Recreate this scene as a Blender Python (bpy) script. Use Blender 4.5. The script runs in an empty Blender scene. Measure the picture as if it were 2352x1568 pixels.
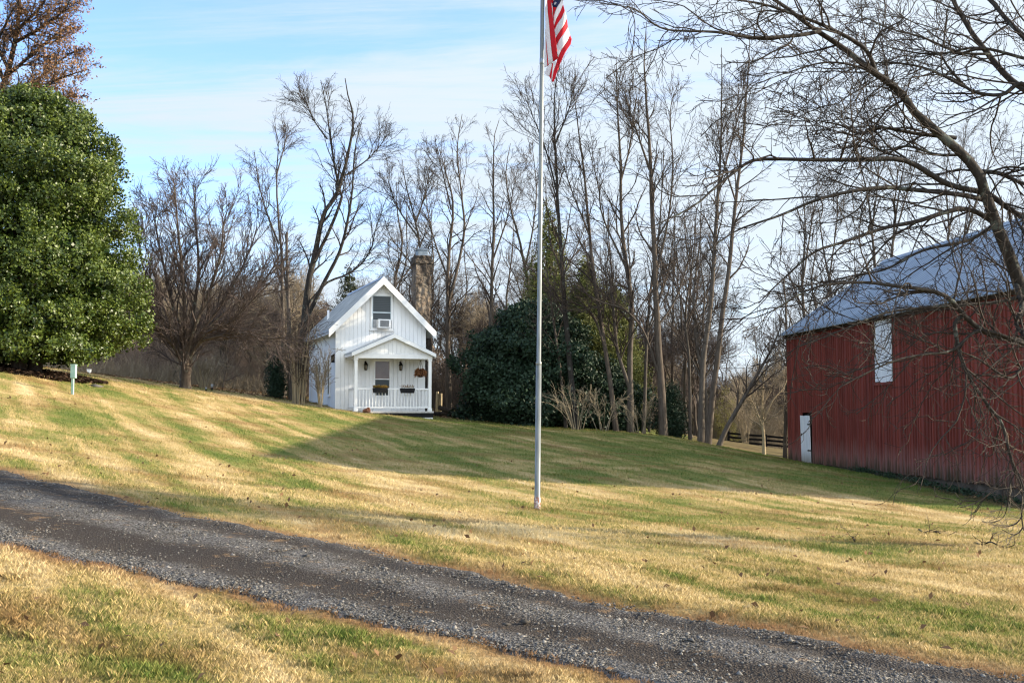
import bpy, math, random
import numpy as np
from mathutils import Vector, Matrix

# ------------------------------------------------------------------ camera, sky, sun, exposure
SC = bpy.context.scene
COL = SC.collection
F, CX, CY, HOR = 2634.0, 1176.0, 784.0, 946.0     # focal length, image centre, horizon, all in photo units (2352 wide)
TILT = math.atan((HOR - CY) / F)
EYE = 1.7
cam = bpy.data.cameras.new('camera')
cam.sensor_width = 36.0
cam.lens = 36.0 * F / 2352.0
cam.clip_start = 0.1
cam.clip_end = 6000
cam.dof.use_dof = False
cam.dof.focus_distance = 17.0
cam.dof.aperture_fstop = 9.0
cam_o = bpy.data.objects.new('camera', cam)
COL.objects.link(cam_o)
cam_o.location = (0, 0, EYE)
cam_o.rotation_euler = (math.pi / 2 + TILT, 0, 0)
SC.camera = cam_o

SUN_EL, SUN_AZ = math.radians(17.4), math.radians(86)      # azimuth clockwise from +Y
world = bpy.data.worlds.new('World')
SC.world = world
world.use_nodes = True
world.cycles.sampling_method = 'MANUAL'
world.cycles.sample_map_resolution = 1024
SKY_STRENGTH = 0.15
EXPOSURE = 1.62

sun = bpy.data.lights.new('sun', 'SUN')
sun.energy = 4.3
sun.angle = math.radians(0.55)
sun.color = (1.0, 0.87, 0.68)
sun_o = bpy.data.objects.new('sun', sun)
COL.objects.link(sun_o)
SUN_DIR = Vector((math.sin(SUN_AZ) * math.cos(SUN_EL), math.cos(SUN_AZ) * math.cos(SUN_EL), math.sin(SUN_EL)))
sun_o.rotation_euler = SUN_DIR.to_track_quat('Z', 'Y').to_euler()
sun_o.location = (60, -5, 40)

SC.view_settings.view_transform = 'Standard'
SC.view_settings.look = 'None'
SC.view_settings.gamma = 1
SC.view_settings.use_curve_mapping = False
SC.view_settings.exposure = EXPOSURE
SC.cycles.use_denoising = True
SC.cycles.use_adaptive_sampling = False
SC.cycles.filter_width = 1.2
SC.cycles.max_bounces = 6
SC.cycles.diffuse_bounces = 3
SC.cycles.glossy_bounces = 2
SC.cycles.transmission_bounces = 4
SC.cycles.transparent_max_bounces = 6


# ------------------------------------------------------------------ node helpers
class NB:
    """small node-tree writer"""
    def __init__(self, nt):
        self.nt = nt

    def n(self, t, **kw):
        nd = self.nt.nodes.new(t)
        for k, v in kw.items():
            setattr(nd, k, v)
        return nd

    def set(self, sock, v):
        if isinstance(v, bpy.types.NodeSocket):
            self.nt.links.new(v, sock)
        elif v is not None:
            sock.default_value = v

    def math(self, op, a, b=None, c=None, clamp=False):
        nd = self.n('ShaderNodeMath', operation=op, use_clamp=clamp)
        self.set(nd.inputs[0], a)
        if b is not None: self.set(nd.inputs[1], b)
        if c is not None: self.set(nd.inputs[2], c)
        return nd.outputs[0]

    def mapping(self, vec, scale=(1, 1, 1), rot=(0, 0, 0), loc=(0, 0, 0)):
        nd = self.n('ShaderNodeMapping')
        self.set(nd.inputs['Vector'], vec)
        nd.inputs['Scale'].default_value = scale
        nd.inputs['Rotation'].default_value = rot
        nd.inputs['Location'].default_value = loc
        return nd.outputs[0]

    def noise(self, vec, scale, detail=4, rough=0.55, dist=0.0, out=0):
        nd = self.n('ShaderNodeTexNoise')
        self.set(nd.inputs['Vector'], vec)
        nd.inputs['Scale'].default_value = scale
        nd.inputs['Detail'].default_value = detail
        nd.inputs['Roughness'].default_value = rough
        nd.inputs['Distortion'].default_value = dist
        return nd.outputs[out]

    def ramp(self, fac, stops, interp='LINEAR'):
        nd = self.n('ShaderNodeValToRGB')
        nd.color_ramp.interpolation = interp
        el = nd.color_ramp.elements
        while len(el) < len(stops):
            el.new(0.5)
        for e, (p, c) in zip(el, stops):
            e.position = p
            e.color = c if len(c) == 4 else (*c, 1)
        self.set(nd.inputs[0], fac)
        return nd.outputs[0]

    def mix(self, fac, a, b, mode='MIX'):
        nd = self.n('ShaderNodeMix', data_type='RGBA', blend_type=mode)
        self.set(nd.inputs[0], fac)
        for s, v in ((nd.inputs[6], a), (nd.inputs[7], b)):
            if isinstance(v, tuple) and len(v) == 3: v = (*v, 1)
            self.set(s, v)
        return nd.outputs[2]

    def range(self, v, a, b, c=0.0, d=1.0, smooth=False):
        nd = self.n('ShaderNodeMapRange')
        if smooth: nd.interpolation_type = 'SMOOTHSTEP'
        self.set(nd.inputs[0], v)
        for i, x in enumerate((a, b, c, d)):
            nd.inputs[i + 1].default_value = x
        return nd.outputs[0]


def new_mat(name, rough=0.8, metal=0.0, spec=0.3):
    m = bpy.data.materials.new(name)
    m.use_nodes = True
    nb = NB(m.node_tree)
    b = m.node_tree.nodes['Principled BSDF']
    b.inputs['Roughness'].default_value = rough
    b.inputs['Metallic'].default_value = metal
    b.inputs['Specular IOR Level'].default_value = spec
    return m, nb, b


def bump(nb, b, h, strength=0.3, dist=0.02):
    nd = nb.n('ShaderNodeBump')
    nd.inputs['Strength'].default_value = strength
    nd.inputs['Distance'].default_value = dist
    nb.set(nd.inputs['Height'], h)
    nb.nt.links.new(nd.outputs[0], b.inputs['Normal'])


def wpos(nb):
    return nb.n('ShaderNodeNewGeometry').outputs['Position']


def opos(nb):
    return nb.n('ShaderNodeTexCoord').outputs['Object']


def noisy_mat(name, c1, c2, scale=3.0, stretch=(1, 1, 1), rough=0.8, metal=0.0, spec=0.3, bmp=0.0, bscale=None, detail=5, lo=0.35, hi=0.65):
    m, nb, b = new_mat(name, rough, metal, spec)
    v = nb.mapping(opos(nb), stretch)
    f = nb.noise(v, scale, detail)
    nb.set(b.inputs['Base Color'], nb.ramp(f, [(lo, c1), (hi, c2)]))
    if bmp:
        bump(nb, b, nb.noise(v, bscale or scale * 3, 4), bmp, 0.02)
    return m


# ------------------------------------------------------------------ sky with thin high cloud
nb = NB(world.node_tree)
bg = world.node_tree.nodes['Background']
sky = nb.n('ShaderNodeTexSky', sky_type='NISHITA', sun_disc=False)
sky.sun_elevation, sky.sun_rotation = SUN_EL, SUN_AZ
sky.air_density, sky.dust_density, sky.ozone_density = 1.0, 0.5, 2.0
tc = nb.n('ShaderNodeTexCoord').outputs['Generated']
sep = nb.n('ShaderNodeSeparateXYZ')
nb.set(sep.inputs[0], tc)
zz = nb.math('ADD', nb.math('MAXIMUM', sep.outputs[2], 0.0), 0.09)
cmb = nb.n('ShaderNodeCombineXYZ')
nb.set(cmb.inputs[0], nb.math('DIVIDE', sep.outputs[0], zz))
nb.set(cmb.inputs[1], nb.math('DIVIDE', sep.outputs[1], zz))
cv = nb.mapping(cmb.outputs[0], (0.5, 1.0, 1), (0, 0, math.radians(-6)), (3.1, 1.7, 0))
n1 = nb.noise(cv, 1.05, 8, 0.64, 0.9)
cv2 = nb.mapping(cmb.outputs[0], (0.45, 2.3, 1), (0, 0, math.radians(-10)), (7.7, 0.4, 0))
n2 = nb.noise(cv2, 1.5, 7, 0.66, 0.5)
side = nb.range(sep.outputs[0], -0.35, 0.40, -0.04, 0.24)          # more cloud towards the right, where the sun is
low = nb.range(sep.outputs[2], 0.02, 0.42, 0.16, -0.06)            # and towards the horizon
cl = nb.math('ADD', nb.math('MULTIPLY', n1, 0.62), nb.math('MULTIPLY', n2, 0.80))
cl = nb.math('ADD', nb.math('ADD', cl, side), low)
clf = nb.range(cl, 0.60, 0.95, 0.05, 0.97, True)
lit = nb.range(sep.outputs[0], -0.4, 0.45, 1.98, 2.2)
sky_fill = nb.range(sep.outputs[1], 0.15, -0.75, 0.0, 1.0, True)        # added brightness in the unseen sky behind the viewer, lifting shaded fronts
lit = nb.math('MULTIPLY', lit, nb.math('ADD', nb.math('MULTIPLY', sky_fill, 1.1), 1.0))
clf = nb.math('MAXIMUM', clf, nb.math('MULTIPLY', sky_fill, 0.92))
cc = nb.n('ShaderNodeCombineColor')
nb.set(cc.inputs[0], nb.math('MULTIPLY', lit, 0.86)); nb.set(cc.inputs[1], nb.math('MULTIPLY', lit, 0.97)); nb.set(cc.inputs[2], nb.math('MULTIPLY', lit, 1.08))
sat = nb.mix(1.0, sky.outputs[0], (0.70, 0.78, 1.00), 'MULTIPLY')
nb.set(bg.inputs[0], nb.mix(clf, sat, cc.outputs[0]))
bg.inputs[1].default_value = SKY_STRENGTH


# ------------------------------------------------------------------ picture-to-place helpers
CT, ST = math.cos(TILT), math.sin(TILT)


def at(dx, dy, Y):
    """the point at forward distance Y that is seen at photo position (dx, dy)"""
    a, b = (dx - CX) / F, (CY - dy) / F
    ry, rz = CT - ST * b, ST + CT * b
    return Vector((a / ry * Y, Y, EYE + rz / ry * Y))


# ------------------------------------------------------------------ terrain
_cp = []
def gp(dx, dy, Y): _cp.append(tuple(at(dx, dy, Y)))
for p in [(-8, -12, .1), (8, -12, -.1), (0, -3, 0), (0, 4, 0), (4, 6, -.02), (-4, 6, .08), (8, 8, -.08), (-12, 6, .5), (14, 12, -.2),
          (22, 5, -.6), (24, 18, -1.0), (26, 30, -1.5), (28, 45, -1.7), (30, 70, -1.9), (-30, 0, 1.2), (-30, 20, 3.2), (-36, 40, 5.0),
          (-40, 60, 5.6), (-45, 90, 6.2), (0, 110, 1.0), (40, 110, -2.2), (-20, 110, 4.6), (20, 110, -.8), (15, 22, -.62), (17, 28, -.8), (20, 40, -1.3)]:
    _cp.append(p)
for a in [(0, 1240, 11.5), (0, 1090, 16.5), (0, 1000, 23), (0, 920, 30), (0, 850, 36), (167, 907, 34), (167, 864, 41), (425, 891, 46), (425, 960, 33),
          (650, 921, 47), (560, 897, 66), (200, 866, 72), (600, 1222, 13.5), (600, 1100, 21), (600, 1000, 31), (730, 936, 47.2), (880, 951, 47),
          (995, 963, 47.5), (1000, 1300, 11.6), (1240, 986, 46), (1234, 1168, 20.2), (1234, 1060, 31.5), (1000, 1060, 31), (1550, 1004, 46.5),
          (1550, 1090, 30.0), (1680, 1031, 46), (1800, 1055, 46), (1815, 1057, 46), (2070, 1100, 35.9), (2262, 1141, 30.8), (2339, 1157, 29.1), (2352, 1202, 24), (2352, 1240, 18.5), (2000, 1300, 13.6), (2352, 1320, 13.0),
          (2352, 1560, 7.7), (1500, 1568, 7.5), (0, 1568, 7.3), (1720, 1026, 80), (1760, 1046, 58), (1020, 944, 62), (860, 934, 62), (1300, 966, 62), (1500, 985, 65)]:
    gp(*a)
_P = np.array(_cp)
def _phi(r2): return 0.5 * r2 * np.log(r2 + 1e-9)
_n = len(_P)
_K = _phi(((_P[:, None, :2] - _P[None, :, :2]) ** 2).sum(-1)) + np.eye(_n) * 2.0
_Q = np.concatenate([np.ones((_n, 1)), _P[:, :2]], 1)
_A = np.block([[_K, _Q], [_Q.T, np.zeros((3, 3))]])
_W = np.linalg.solve(_A, np.concatenate([_P[:, 2], np.zeros(3)]))


def GZ(x, y):
    x = np.asarray(x, float); y = np.asarray(y, float)
    sh = np.broadcast(x, y).shape
    X = np.broadcast_to(x, sh).ravel(); Y = np.broadcast_to(y, sh).ravel()
    # inside the modelled yard follow the survey points, far out run level
    Xc, Yc = np.clip(X, -45, 40), np.clip(Y, -12, 112)
    out = np.empty(len(Xc))
    for i in range(0, len(Xc), 60000):
        s = slice(i, i + 60000)
        r2 = (Xc[s, None] - _P[None, :, 0]) ** 2 + (Yc[s, None] - _P[None, :, 1]) ** 2
        out[s] = _phi(r2) @ _W[:_n] + _W[_n] + _W[_n + 1] * Xc[s] + _W[_n + 2] * Yc[s]
    out += 0.018 * np.sin(Xc * 1.9 + np.sin(Yc * 1.3)) * np.cos(Yc * 1.55 + 0.7) + 0.010 * np.sin(Xc * 4.3 + Yc * 2.1) * np.sin(Yc * 3.9 - Xc)
    return out.reshape(sh)


def gz(x, y): return float(GZ(x, y))


def ground_at(dx, dy, y0=3.0, y1=110.0):
    """where the line of sight through (dx, dy) first meets the terrain"""
    Y = np.linspace(y0, y1, 1600)
    a, b = (dx - CX) / F, (CY - dy) / F
    ry, rz = CT - ST * b, ST + CT * b
    d = EYE + rz / ry * Y - GZ(a / ry * Y, Y)
    k = np.argmax(d <= 0) if (d <= 0).any() else len(Y) - 1
    t = Y[k]
    if k > 0 and d[k] <= 0:
        t = Y[k - 1] + (Y[k] - Y[k - 1]) * d[k - 1] / (d[k - 1] - d[k])
    return Vector((a / ry * t, t, EYE + rz / ry * t))


# ------------------------------------------------------------------ object helpers
def tag(o, label=None, cat=None, group=None, kind=None):
    if label: o['label'] = label
    if cat: o['category'] = cat
    if group: o['group'] = group
    if kind: o['kind'] = kind
    return o


def empty(name, loc=(0, 0, 0), rz=0.0):
    o = bpy.data.objects.new(name, None)
    o.empty_display_size = 0.2
    COL.objects.link(o)
    o.location = loc
    o.rotation_euler = (0, 0, rz)
    return o


def thing(name, label, cat, loc=(0, 0, 0), rz=0.0, group=None):
    return tag(empty(name, loc, rz), label, cat, group)


def copy_tree(o, parent=None):
    c = o.copy()
    COL.objects.link(c)
    c.parent = parent
    for ch in list(o.children):
        copy_tree(ch, c)
    return c


def mesh_np(name, V, faces, mats, parent=None, smooth=False, mat_idx=None, attrs=None):
    """faces: (n,3) or (n,4) int array, or a list of such arrays"""
    if not isinstance(faces, list): faces = [faces]
    faces = [f for f in faces if len(f)]
    me = bpy.data.meshes.new(name)
    V = np.asarray(V, np.float32)
    me.vertices.add(len(V))
    me.vertices.foreach_set('co', V.ravel())
    loops = np.concatenate([f.ravel() for f in faces]).astype(np.int32)
    tot = np.concatenate([np.full(len(f), f.shape[1]) for f in faces]).astype(np.int32)
    start = np.concatenate([[0], np.cumsum(tot)[:-1]]).astype(np.int32)
    me.loops.add(len(loops))
    me.loops.foreach_set('vertex_index', loops)
    me.polygons.add(len(tot))
    me.polygons.foreach_set('loop_start', start)
    me.polygons.foreach_set('loop_total', tot)
    if not isinstance(mats, (list, tuple)): mats = [mats]
    for m in mats: me.materials.append(m)
    if mat_idx is not None: me.polygons.foreach_set('material_index', np.asarray(mat_idx, np.int32))
    me.update(calc_edges=True)
    for k, a in (attrs or {}).items():
        at_ = me.attributes.new(k, 'FLOAT', 'POINT')
        at_.data.foreach_set('value', np.asarray(a, np.float32))
    if smooth: me.polygons.foreach_set('use_smooth', np.ones(len(tot), bool))
    o = bpy.data.objects.new(name, me)
    COL.objects.link(o)
    o.parent = parent
    return o


class MB:
    """collects boxes, prisms and tubes that become ONE mesh object"""
    def __init__(self):
        self.v, self.f, self.mi = [], [], []

    def add(self, vs, fs, mi=0):
        b = len(self.v)
        self.v += [tuple(v) for v in vs]
        self.f += [tuple(i + b for i in f) for f in fs]
        self.mi += [mi] * len(fs)
        return self

    def box(self, a, b, mi=0):
        (x0, y0, z0), (x1, y1, z1) = a, b
        return self.add([(x0, y0, z0), (x1, y0, z0), (x1, y1, z0), (x0, y1, z0), (x0, y0, z1), (x1, y0, z1), (x1, y1, z1), (x0, y1, z1)],
                        [(0, 3, 2, 1), (4, 5, 6, 7), (0, 1, 5, 4), (1, 2, 6, 5), (2, 3, 7, 6), (3, 0, 4, 7)], mi)

    def prism(self, poly, d0, d1, axis='y', mi=0):
        """poly in the two other axes (x,z for 'y'; y,z for 'x'; x,y for 'z'), run from d0 to d1 along axis"""
        n = len(poly)
        def mk(p, d):
            return (p[0], d, p[1]) if axis == 'y' else (d, p[0], p[1]) if axis == 'x' else (p[0], p[1], d)
        vs = [mk(p, d0) for p in poly] + [mk(p, d1) for p in poly]
        fs = [tuple(range(n)), tuple(range(2 * n - 1, n - 1, -1))] + [(i, i + n, (i + 1) % n + n, (i + 1) % n) for i in range(n)]
        return self.add(vs, fs, mi)

    def bar(self, p, q, r0, r1=None, s=8, mi=0):
        r1 = r0 if r1 is None else r1
        p, q = Vector(p), Vector(q)
        t = (q - p).normalized()
        n = t.cross(Vector((0, 0, 1)) if abs(t.z) < .9 else Vector((1, 0, 0))).normalized()
        b = t.cross(n)
        vs = []
        for c, r in ((p, r0), (q, r1)):
            for i in range(s):
                a = 2 * math.pi * i / s
                vs.append(c + n * (r * math.cos(a)) + b * (r * math.sin(a)))
        fs = [(i, (i + 1) % s, (i + 1) % s + s, i + s) for i in range(s)] + [tuple(range(s - 1, -1, -1)), tuple(range(s, 2 * s))]
        return self.add(vs, fs, mi)

    def lathe(self, prof, c=(0, 0, 0), s=12, mi=0):
        vs, fs = [], []
        for r, z in prof:
            for i in range(s):
                a = 2 * math.pi * i / s
                vs.append((c[0] + r * math.cos(a), c[1] + r * math.sin(a), c[2] + z))
        for k in range(len(prof) - 1):
            for i in range(s):
                fs.append((k * s + i, k * s + (i + 1) % s, (k + 1) * s + (i + 1) % s, (k + 1) * s + i))
        fs += [tuple(range(s - 1, -1, -1)), tuple(range((len(prof) - 1) * s, len(prof) * s))]
        return self.add(vs, fs, mi)

    def build(self, name, mats, parent=None, smooth=False, bevel=0.0):
        me = bpy.data.meshes.new(name)
        me.from_pydata(self.v, [], self.f)
        if not isinstance(mats, (list, tuple)): mats = [mats]
        for m in mats: me.materials.append(m)
        me.polygons.foreach_set('material_index', self.mi)
        if smooth: me.polygons.foreach_set('use_smooth', [True] * len(self.f))
        me.update()
        o = bpy.data.objects.new(name, me)
        COL.objects.link(o)
        o.parent = parent
        if bevel:
            b = o.modifiers.new('bevel', 'BEVEL')
            b.width = bevel; b.segments = 2; b.limit_method = 'ANGLE'
        return o


# ------------------------------------------------------------------ driveway outline
def _edge(pts):
    w = [ground_at(*p) for p in pts]
    return np.array([(p.x, p.y) for p in w])
UP = _edge([(0, 1080), (225, 1135), (450, 1188), (800, 1252), (1000, 1302), (1176, 1343), (1456, 1396), (1751, 1450), (2076, 1513), (2352, 1556)])
LO = _edge([(0, 1235), (320, 1315), (600, 1368), (900, 1435), (1176, 1493), (1350, 1530), (1526, 1566)])
DD = UP[0] - UP[-1]; DD /= np.linalg.norm(DD)
DN = np.array([-DD[1], DD[0]])                     # across the drive
if ((LO.mean(0) - UP.mean(0)) @ DN) < 0: DN = -DN
def _prof(E):
    s, w = E @ DD, E @ DN
    o = np.argsort(s)
    return s[o], w[o]
_us, _uw = _prof(UP); _ls, _lw = _prof(LO)
def _lin(s, xs, ys):
    y = np.interp(s, xs, ys)
    n = min(3, len(xs) - 1)
    k0 = (ys[n] - ys[0]) / (xs[n] - xs[0]); k1 = (ys[-1] - ys[-1 - n]) / (xs[-1] - xs[-1 - n])
    y = np.where(s < xs[0], ys[0] + k0 * (s - xs[0]), y)
    return np.where(s > xs[-1], ys[-1] + k1 * (s - xs[-1]), y)
def drive_edges(s):
    return _lin(s, _us, _uw), _lin(s, _ls, _lw)
def drive_lat(x, y):
    """0 at the far edge of the drive, 1 at the near edge, and metres outside the edge (negative inside)"""
    s = x * DD[0] + y * DD[1]; w = x * DN[0] + y * DN[1]
    a, b = drive_edges(s)
    b = np.maximum(b, a + 1.0)
    wob = 0.07 * np.sin(s * 1.9) + 0.05 * np.sin(s * 5.1) + 0.04 * np.sin(s * 11.7 + 1.0) + 0.03 * np.sin(s * 23.0 + 2.0)
    a = a - wob; b = b + wob * 0.8
    return (w - a) / (b - a), np.maximum(a - w, w - b)


# ------------------------------------------------------------------ ground materials
FLAG_BASE = ground_at(1234, 1168)
BARN_C = at(1815, 1057, 46.0)


def pn_(nb, p):
    s = nb.n('ShaderNodeSeparateXYZ'); nb.set(s.inputs[0], p)
    return s.outputs[1]


def lawn_colour(nb, blade=None):
    p = wpos(nb)
    def aniso(deg, sx, sy, loc=(0, 0, 0)):
        return nb.mapping(nb.mapping(p, rot=(0, 0, math.radians(-deg))), (sx, sy, 0.2), loc=loc)
    big = nb.noise(aniso(40, 0.6, 1.0), 0.26, 3, 0.55, 0.3)
    streak = nb.noise(aniso(118, 0.12, 1.25), 0.95, 4, 0.55, 0.25)          # passes of the mower
    mid = nb.noise(aniso(150, 0.55, 1.2), 1.5, 5, 0.62, 0.4)
    fine = nb.noise(p, 8.0, 3, 0.6)
    f = nb.math('ADD', nb.math('MULTIPLY', big, 0.75), nb.math('ADD', nb.math('MULTIPLY', streak, 1.15), nb.math('MULTIPLY', mid, 0.65)))
    f = nb.math('ADD', f, nb.math('MULTIPLY', fine, 0.22))
    if blade is not None:
        f = nb.math('ADD', f, nb.math('MULTIPLY', blade, 0.24))
    else:
        f = nb.math('ADD', f, 0.12)
    f = nb.math('ADD', f, nb.range(pn_(nb, p), 6.0, 13.0, 0.09, 0.0))
    # greener where the barn keeps the frost and sun off, greenest along its foot
    pp = nb.n('ShaderNodeSeparateXYZ'); nb.set(pp.inputs[0], p)
    far = nb.math('MULTIPLY', nb.range(pp.outputs[1], 25, 33, 0, 1, True), nb.range(pp.outputs[0], -10, -3, 0, 1, True))
    f = nb.math('SUBTRACT', f, nb.math('MULTIPLY', far, 0.15))
    wl_ = nb.math('ADD', nb.math('MULTIPLY', nb.math('SUBTRACT', pp.outputs[0], BARN_C.x), -0.995), nb.math('MULTIPLY', nb.math('SUBTRACT', pp.outputs[1], BARN_C.y), -0.0999))
    f = nb.math('SUBTRACT', f, nb.math('MULTIPLY', nb.math('MULTIPLY', nb.range(wl_, 1.2, 2.6, 1, 0, True), nb.range(pp.outputs[1], 24, 28, 0, 1)), 0.22))
    col = nb.ramp(nb.range(f, 1.25, 1.79), [(0.0, (0.095, 0.145, 0.026)), (0.22, (0.175, 0.200, 0.045)), (0.42, (0.33, 0.27, 0.10)), (0.62, (0.47, 0.35, 0.155)), (1.0, (0.63, 0.51, 0.29))])
    # dead, rusty patches
    br = nb.noise(aniso(160, 0.6, 1.2, (11, 5, 0)), 0.75, 5, 0.62, 0.3)
    col = nb.mix(nb.range(br, 0.50, 0.68, 0.0, 0.75), col, (0.235, 0.130, 0.052))
    # bare earth round the foot of the flagpole
    sub = nb.n('ShaderNodeVectorMath', operation='SUBTRACT')
    nb.set(sub.inputs[0], p); sub.inputs[1].default_value = (FLAG_BASE.x, FLAG_BASE.y - 0.15, FLAG_BASE.z)
    sc = nb.n('ShaderNodeVectorMath', operation='MULTIPLY')
    nb.set(sc.inputs[0], sub.outputs[0]); sc.inputs[1].default_value = (0.75, 1.5, 0.5)
    ln = nb.n('ShaderNodeVectorMath', operation='LENGTH')
    nb.set(ln.inputs[0], sc.outputs[0])
    d = nb.math('ADD', ln.outputs['Value'], nb.math('MULTIPLY', mid, 0.5))
    col = nb.mix(nb.range(d, 0.35, 0.75, 0.8, 0.0), col, (0.17, 0.085, 0.035))
    # trodden soil along the foot of the barn wall
    sb = nb.n('ShaderNodeVectorMath', operation='SUBTRACT')
    nb.set(sb.inputs[0], p); sb.inputs[1].default_value = tuple(BARN_C)
    dt = nb.n('ShaderNodeVectorMath', operation='DOT_PRODUCT')
    nb.set(dt.inputs[0], sb.outputs[0]); dt.inputs[1].default_value = (-0.995, -0.0999, 0)
    dl = nb.n('ShaderNodeVectorMath', operation='DOT_PRODUCT')
    nb.set(dl.inputs[0], sb.outputs[0]); dl.inputs[1].default_value = (0.0999, -0.995, 0)
    wd = nb.range(dl.outputs['Value'], 4.0, 15.0, 0.0, 1.3)
    q_ = nb.math('SUBTRACT', nb.math('ADD', dt.outputs['Value'], nb.math('MULTIPLY', mid, 0.7)), wd)
    col = nb.mix(nb.range(q_, -0.1, 0.25, 0.8, 0.0), col, (0.085, 0.055, 0.032))
    # dry thatch along the drive
    ed = nb.n('ShaderNodeAttribute', attribute_name='edge').outputs['Fac']
    e = nb.math('ADD', ed, nb.math('MULTIPLY', nb.math('SUBTRACT', mid, 0.5), 0.5))
    col = nb.mix(nb.range(e, 0.08, 0.45, 0.9, 0.0), col, (0.24, 0.13, 0.065))
    if blade is not None:
        v = nb.n('ShaderNodeHueSaturation')
        nb.set(v.inputs['Color'], col)
        nb.set(v.inputs['Value'], nb.range(blade, 0, 1, 0.82, 1.2))
        col = v.outputs[0]
    return col


M = {}
m, nb, b = new_mat('lawn_ground', 0.95, 0, 0.1)
nb.set(b.inputs['Base Color'], nb.mix(0.30, lawn_colour(nb), (0.20, 0.14, 0.06)))
bump(nb, b, nb.noise(wpos(nb), 26, 4), 0.8, 0.03)
M['ground'] = m

m, nb, b = new_mat('grass_blade', 0.75, 0, 0.2)
rn = nb.n('ShaderNodeAttribute', attribute_name='rnd').outputs['Fac']
c = lawn_colour(nb, rn)
nb.set(b.inputs['Base Color'], c)
tr = nb.n('ShaderNodeBsdfTranslucent'); nb.set(tr.inputs[0], c)
mx = nb.n('ShaderNodeMixShader'); mx.inputs[0].default_value = 0.3
nb.nt.links.new(b.outputs[0], mx.inputs[1]); nb.nt.links.new(tr.outputs[0], mx.inputs[2])
nb.nt.links.new(mx.outputs[0], nb.nt.nodes['Material Output'].inputs[0])
M['blade'] = m

m, nb, b = new_mat('driveway_grit', 0.95, 0, 0.08)
p = wpos(nb)
lat = nb.n('ShaderNodeAttribute', attribute_name='lat').outputs['Fac']
w_ = nb.math('ADD', lat, nb.math('MULTIPLY', nb.math('SUBTRACT', nb.noise(p, 1.6, 4, 0.6), 0.5), 0.28))
track = nb.ramp(w_, [(0.0, (0.6,) * 3), (0.10, (0.15,) * 3), (0.22, (0.25,) * 3), (0.32, (0.9,) * 3), (0.46, (0.7,) * 3), (0.56, (0.08,) * 3), (0.80, (0.08,) * 3), (0.90, (0.8,) * 3), (1.0, (0.9,) * 3)])
vor = nb.n('ShaderNodeTexVoronoi'); nb.set(vor.inputs['Vector'], p); vor.inputs['Scale'].default_value = 55
grit = nb.ramp(vor.outputs['Color'], [(0.1, (0.04, 0.037, 0.033)), (0.55, (0.115, 0.108, 0.10)), (0.95, (0.26, 0.25, 0.235))])
mud = nb.ramp(nb.noise(p, 70, 3, 0.7), [(0.35, (0.024, 0.019, 0.015)), (0.62, (0.054, 0.044, 0.036)), (0.8, (0.13, 0.112, 0.095))])
col = nb.mix(track, mud, grit)
straw = nb.noise(nb.mapping(p, (1, 1, .3)), 3.2, 5, 0.7)
col = nb.mix(nb.range(straw, 0.58, 0.68, 0, 0.6), col, (0.25, 0.16, 0.085))
nb.set(b.inputs['Base Color'], col)
bump(nb, b, nb.math('ADD', vor.outputs['Distance'], nb.noise(p, 30, 4)), 0.9, 0.02)
M['drive'] = m

m, nb, b = new_mat('gravel_stone', 0.85, 0, 0.15)
rn = nb.n('ShaderNodeAttribute', attribute_name='rnd').outputs['Fac']
nb.set(b.inputs['Base Color'], nb.ramp(rn, [(0.0, (0.045, 0.040, 0.034)), (0.5, (0.10, 0.094, 0.086)), (0.85, (0.155, 0.145, 0.13)), (1.0, (0.22, 0.205, 0.185))]))
M['stone'] = m

# ------------------------------------------------------------------ ground sheet
def _axis(lo, hi, step, far, growth=1.35):
    a = list(np.arange(lo, hi + 1e-6, step))
    s = step
    while a[-1] < far:
        s *= growth; a.append(a[-1] + s)
    s = step
    while a[0] > -far:
        s *= growth; a.insert(0, a[0] - s)
    return np.array(a)
gx, gy = _axis(-26, 22, 0.25, 2500), _axis(2, 66, 0.25, 2500)
XX, YY = np.meshgrid(gx, gy, indexing='ij')
ZZ = GZ(XX, YY)
la, outd = drive_lat(XX, YY)
inside = (outd < 0) & (YY < 60)
ZZ = ZZ - np.where(YY < 60, np.clip(-outd * 0.6, 0, 0.08), 0)
nx, ny = len(gx), len(gy)
idx = np.arange(nx * ny).reshape(nx, ny)
quads = np.stack([idx[:-1, :-1], idx[1:, :-1], idx[1:, 1:], idx[:-1, 1:]], -1).reshape(-1, 4)
g = mesh_np('ground', np.stack([XX, YY, ZZ], -1).reshape(-1, 3), quads, M['ground'], smooth=True, attrs={'edge': np.where(YY < 60, np.maximum(outd, 0), 9).ravel()})
tag(g, kind='structure')

# driveway sheet, crowned between two wheel tracks
ss = np.arange(-32, 46, 0.12) + float(np.mean(UP @ DD))
ll = np.linspace(-0.06, 1.06, 34)
S_, L_ = np.meshgrid(ss, ll, indexing='ij')
a_, b_ = drive_edges(S_)
b_ = np.maximum(b_, a_ + 1.0)
wob = 0.07 * np.sin(S_ * 1.9) + 0.05 * np.sin(S_ * 5.1) + 0.04 * np.sin(S_ * 11.7 + 1.0) + 0.03 * np.sin(S_ * 23.0 + 2.0)
a_ = a_ - wob; b_ = b_ + wob * 0.8
W_ = a_ + (b_ - a_) * L_
DX, DY = S_ * DD[0] + W_ * DN[0], S_ * DD[1] + W_ * DN[1]
rut = -0.025 * np.exp(-((L_ - 0.68) / 0.1) ** 2) - 0.02 * np.exp(-((L_ - 0.16) / 0.07) ** 2)
prof = np.where((L_ < 0) | (L_ > 1), -0.05, 0.012) + rut
DZ = GZ(DX, DY) + prof + 0.006 * np.sin(S_ * 7 + L_ * 9) * np.sin(S_ * 3.1)
ni, nj = S_.shape
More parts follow.
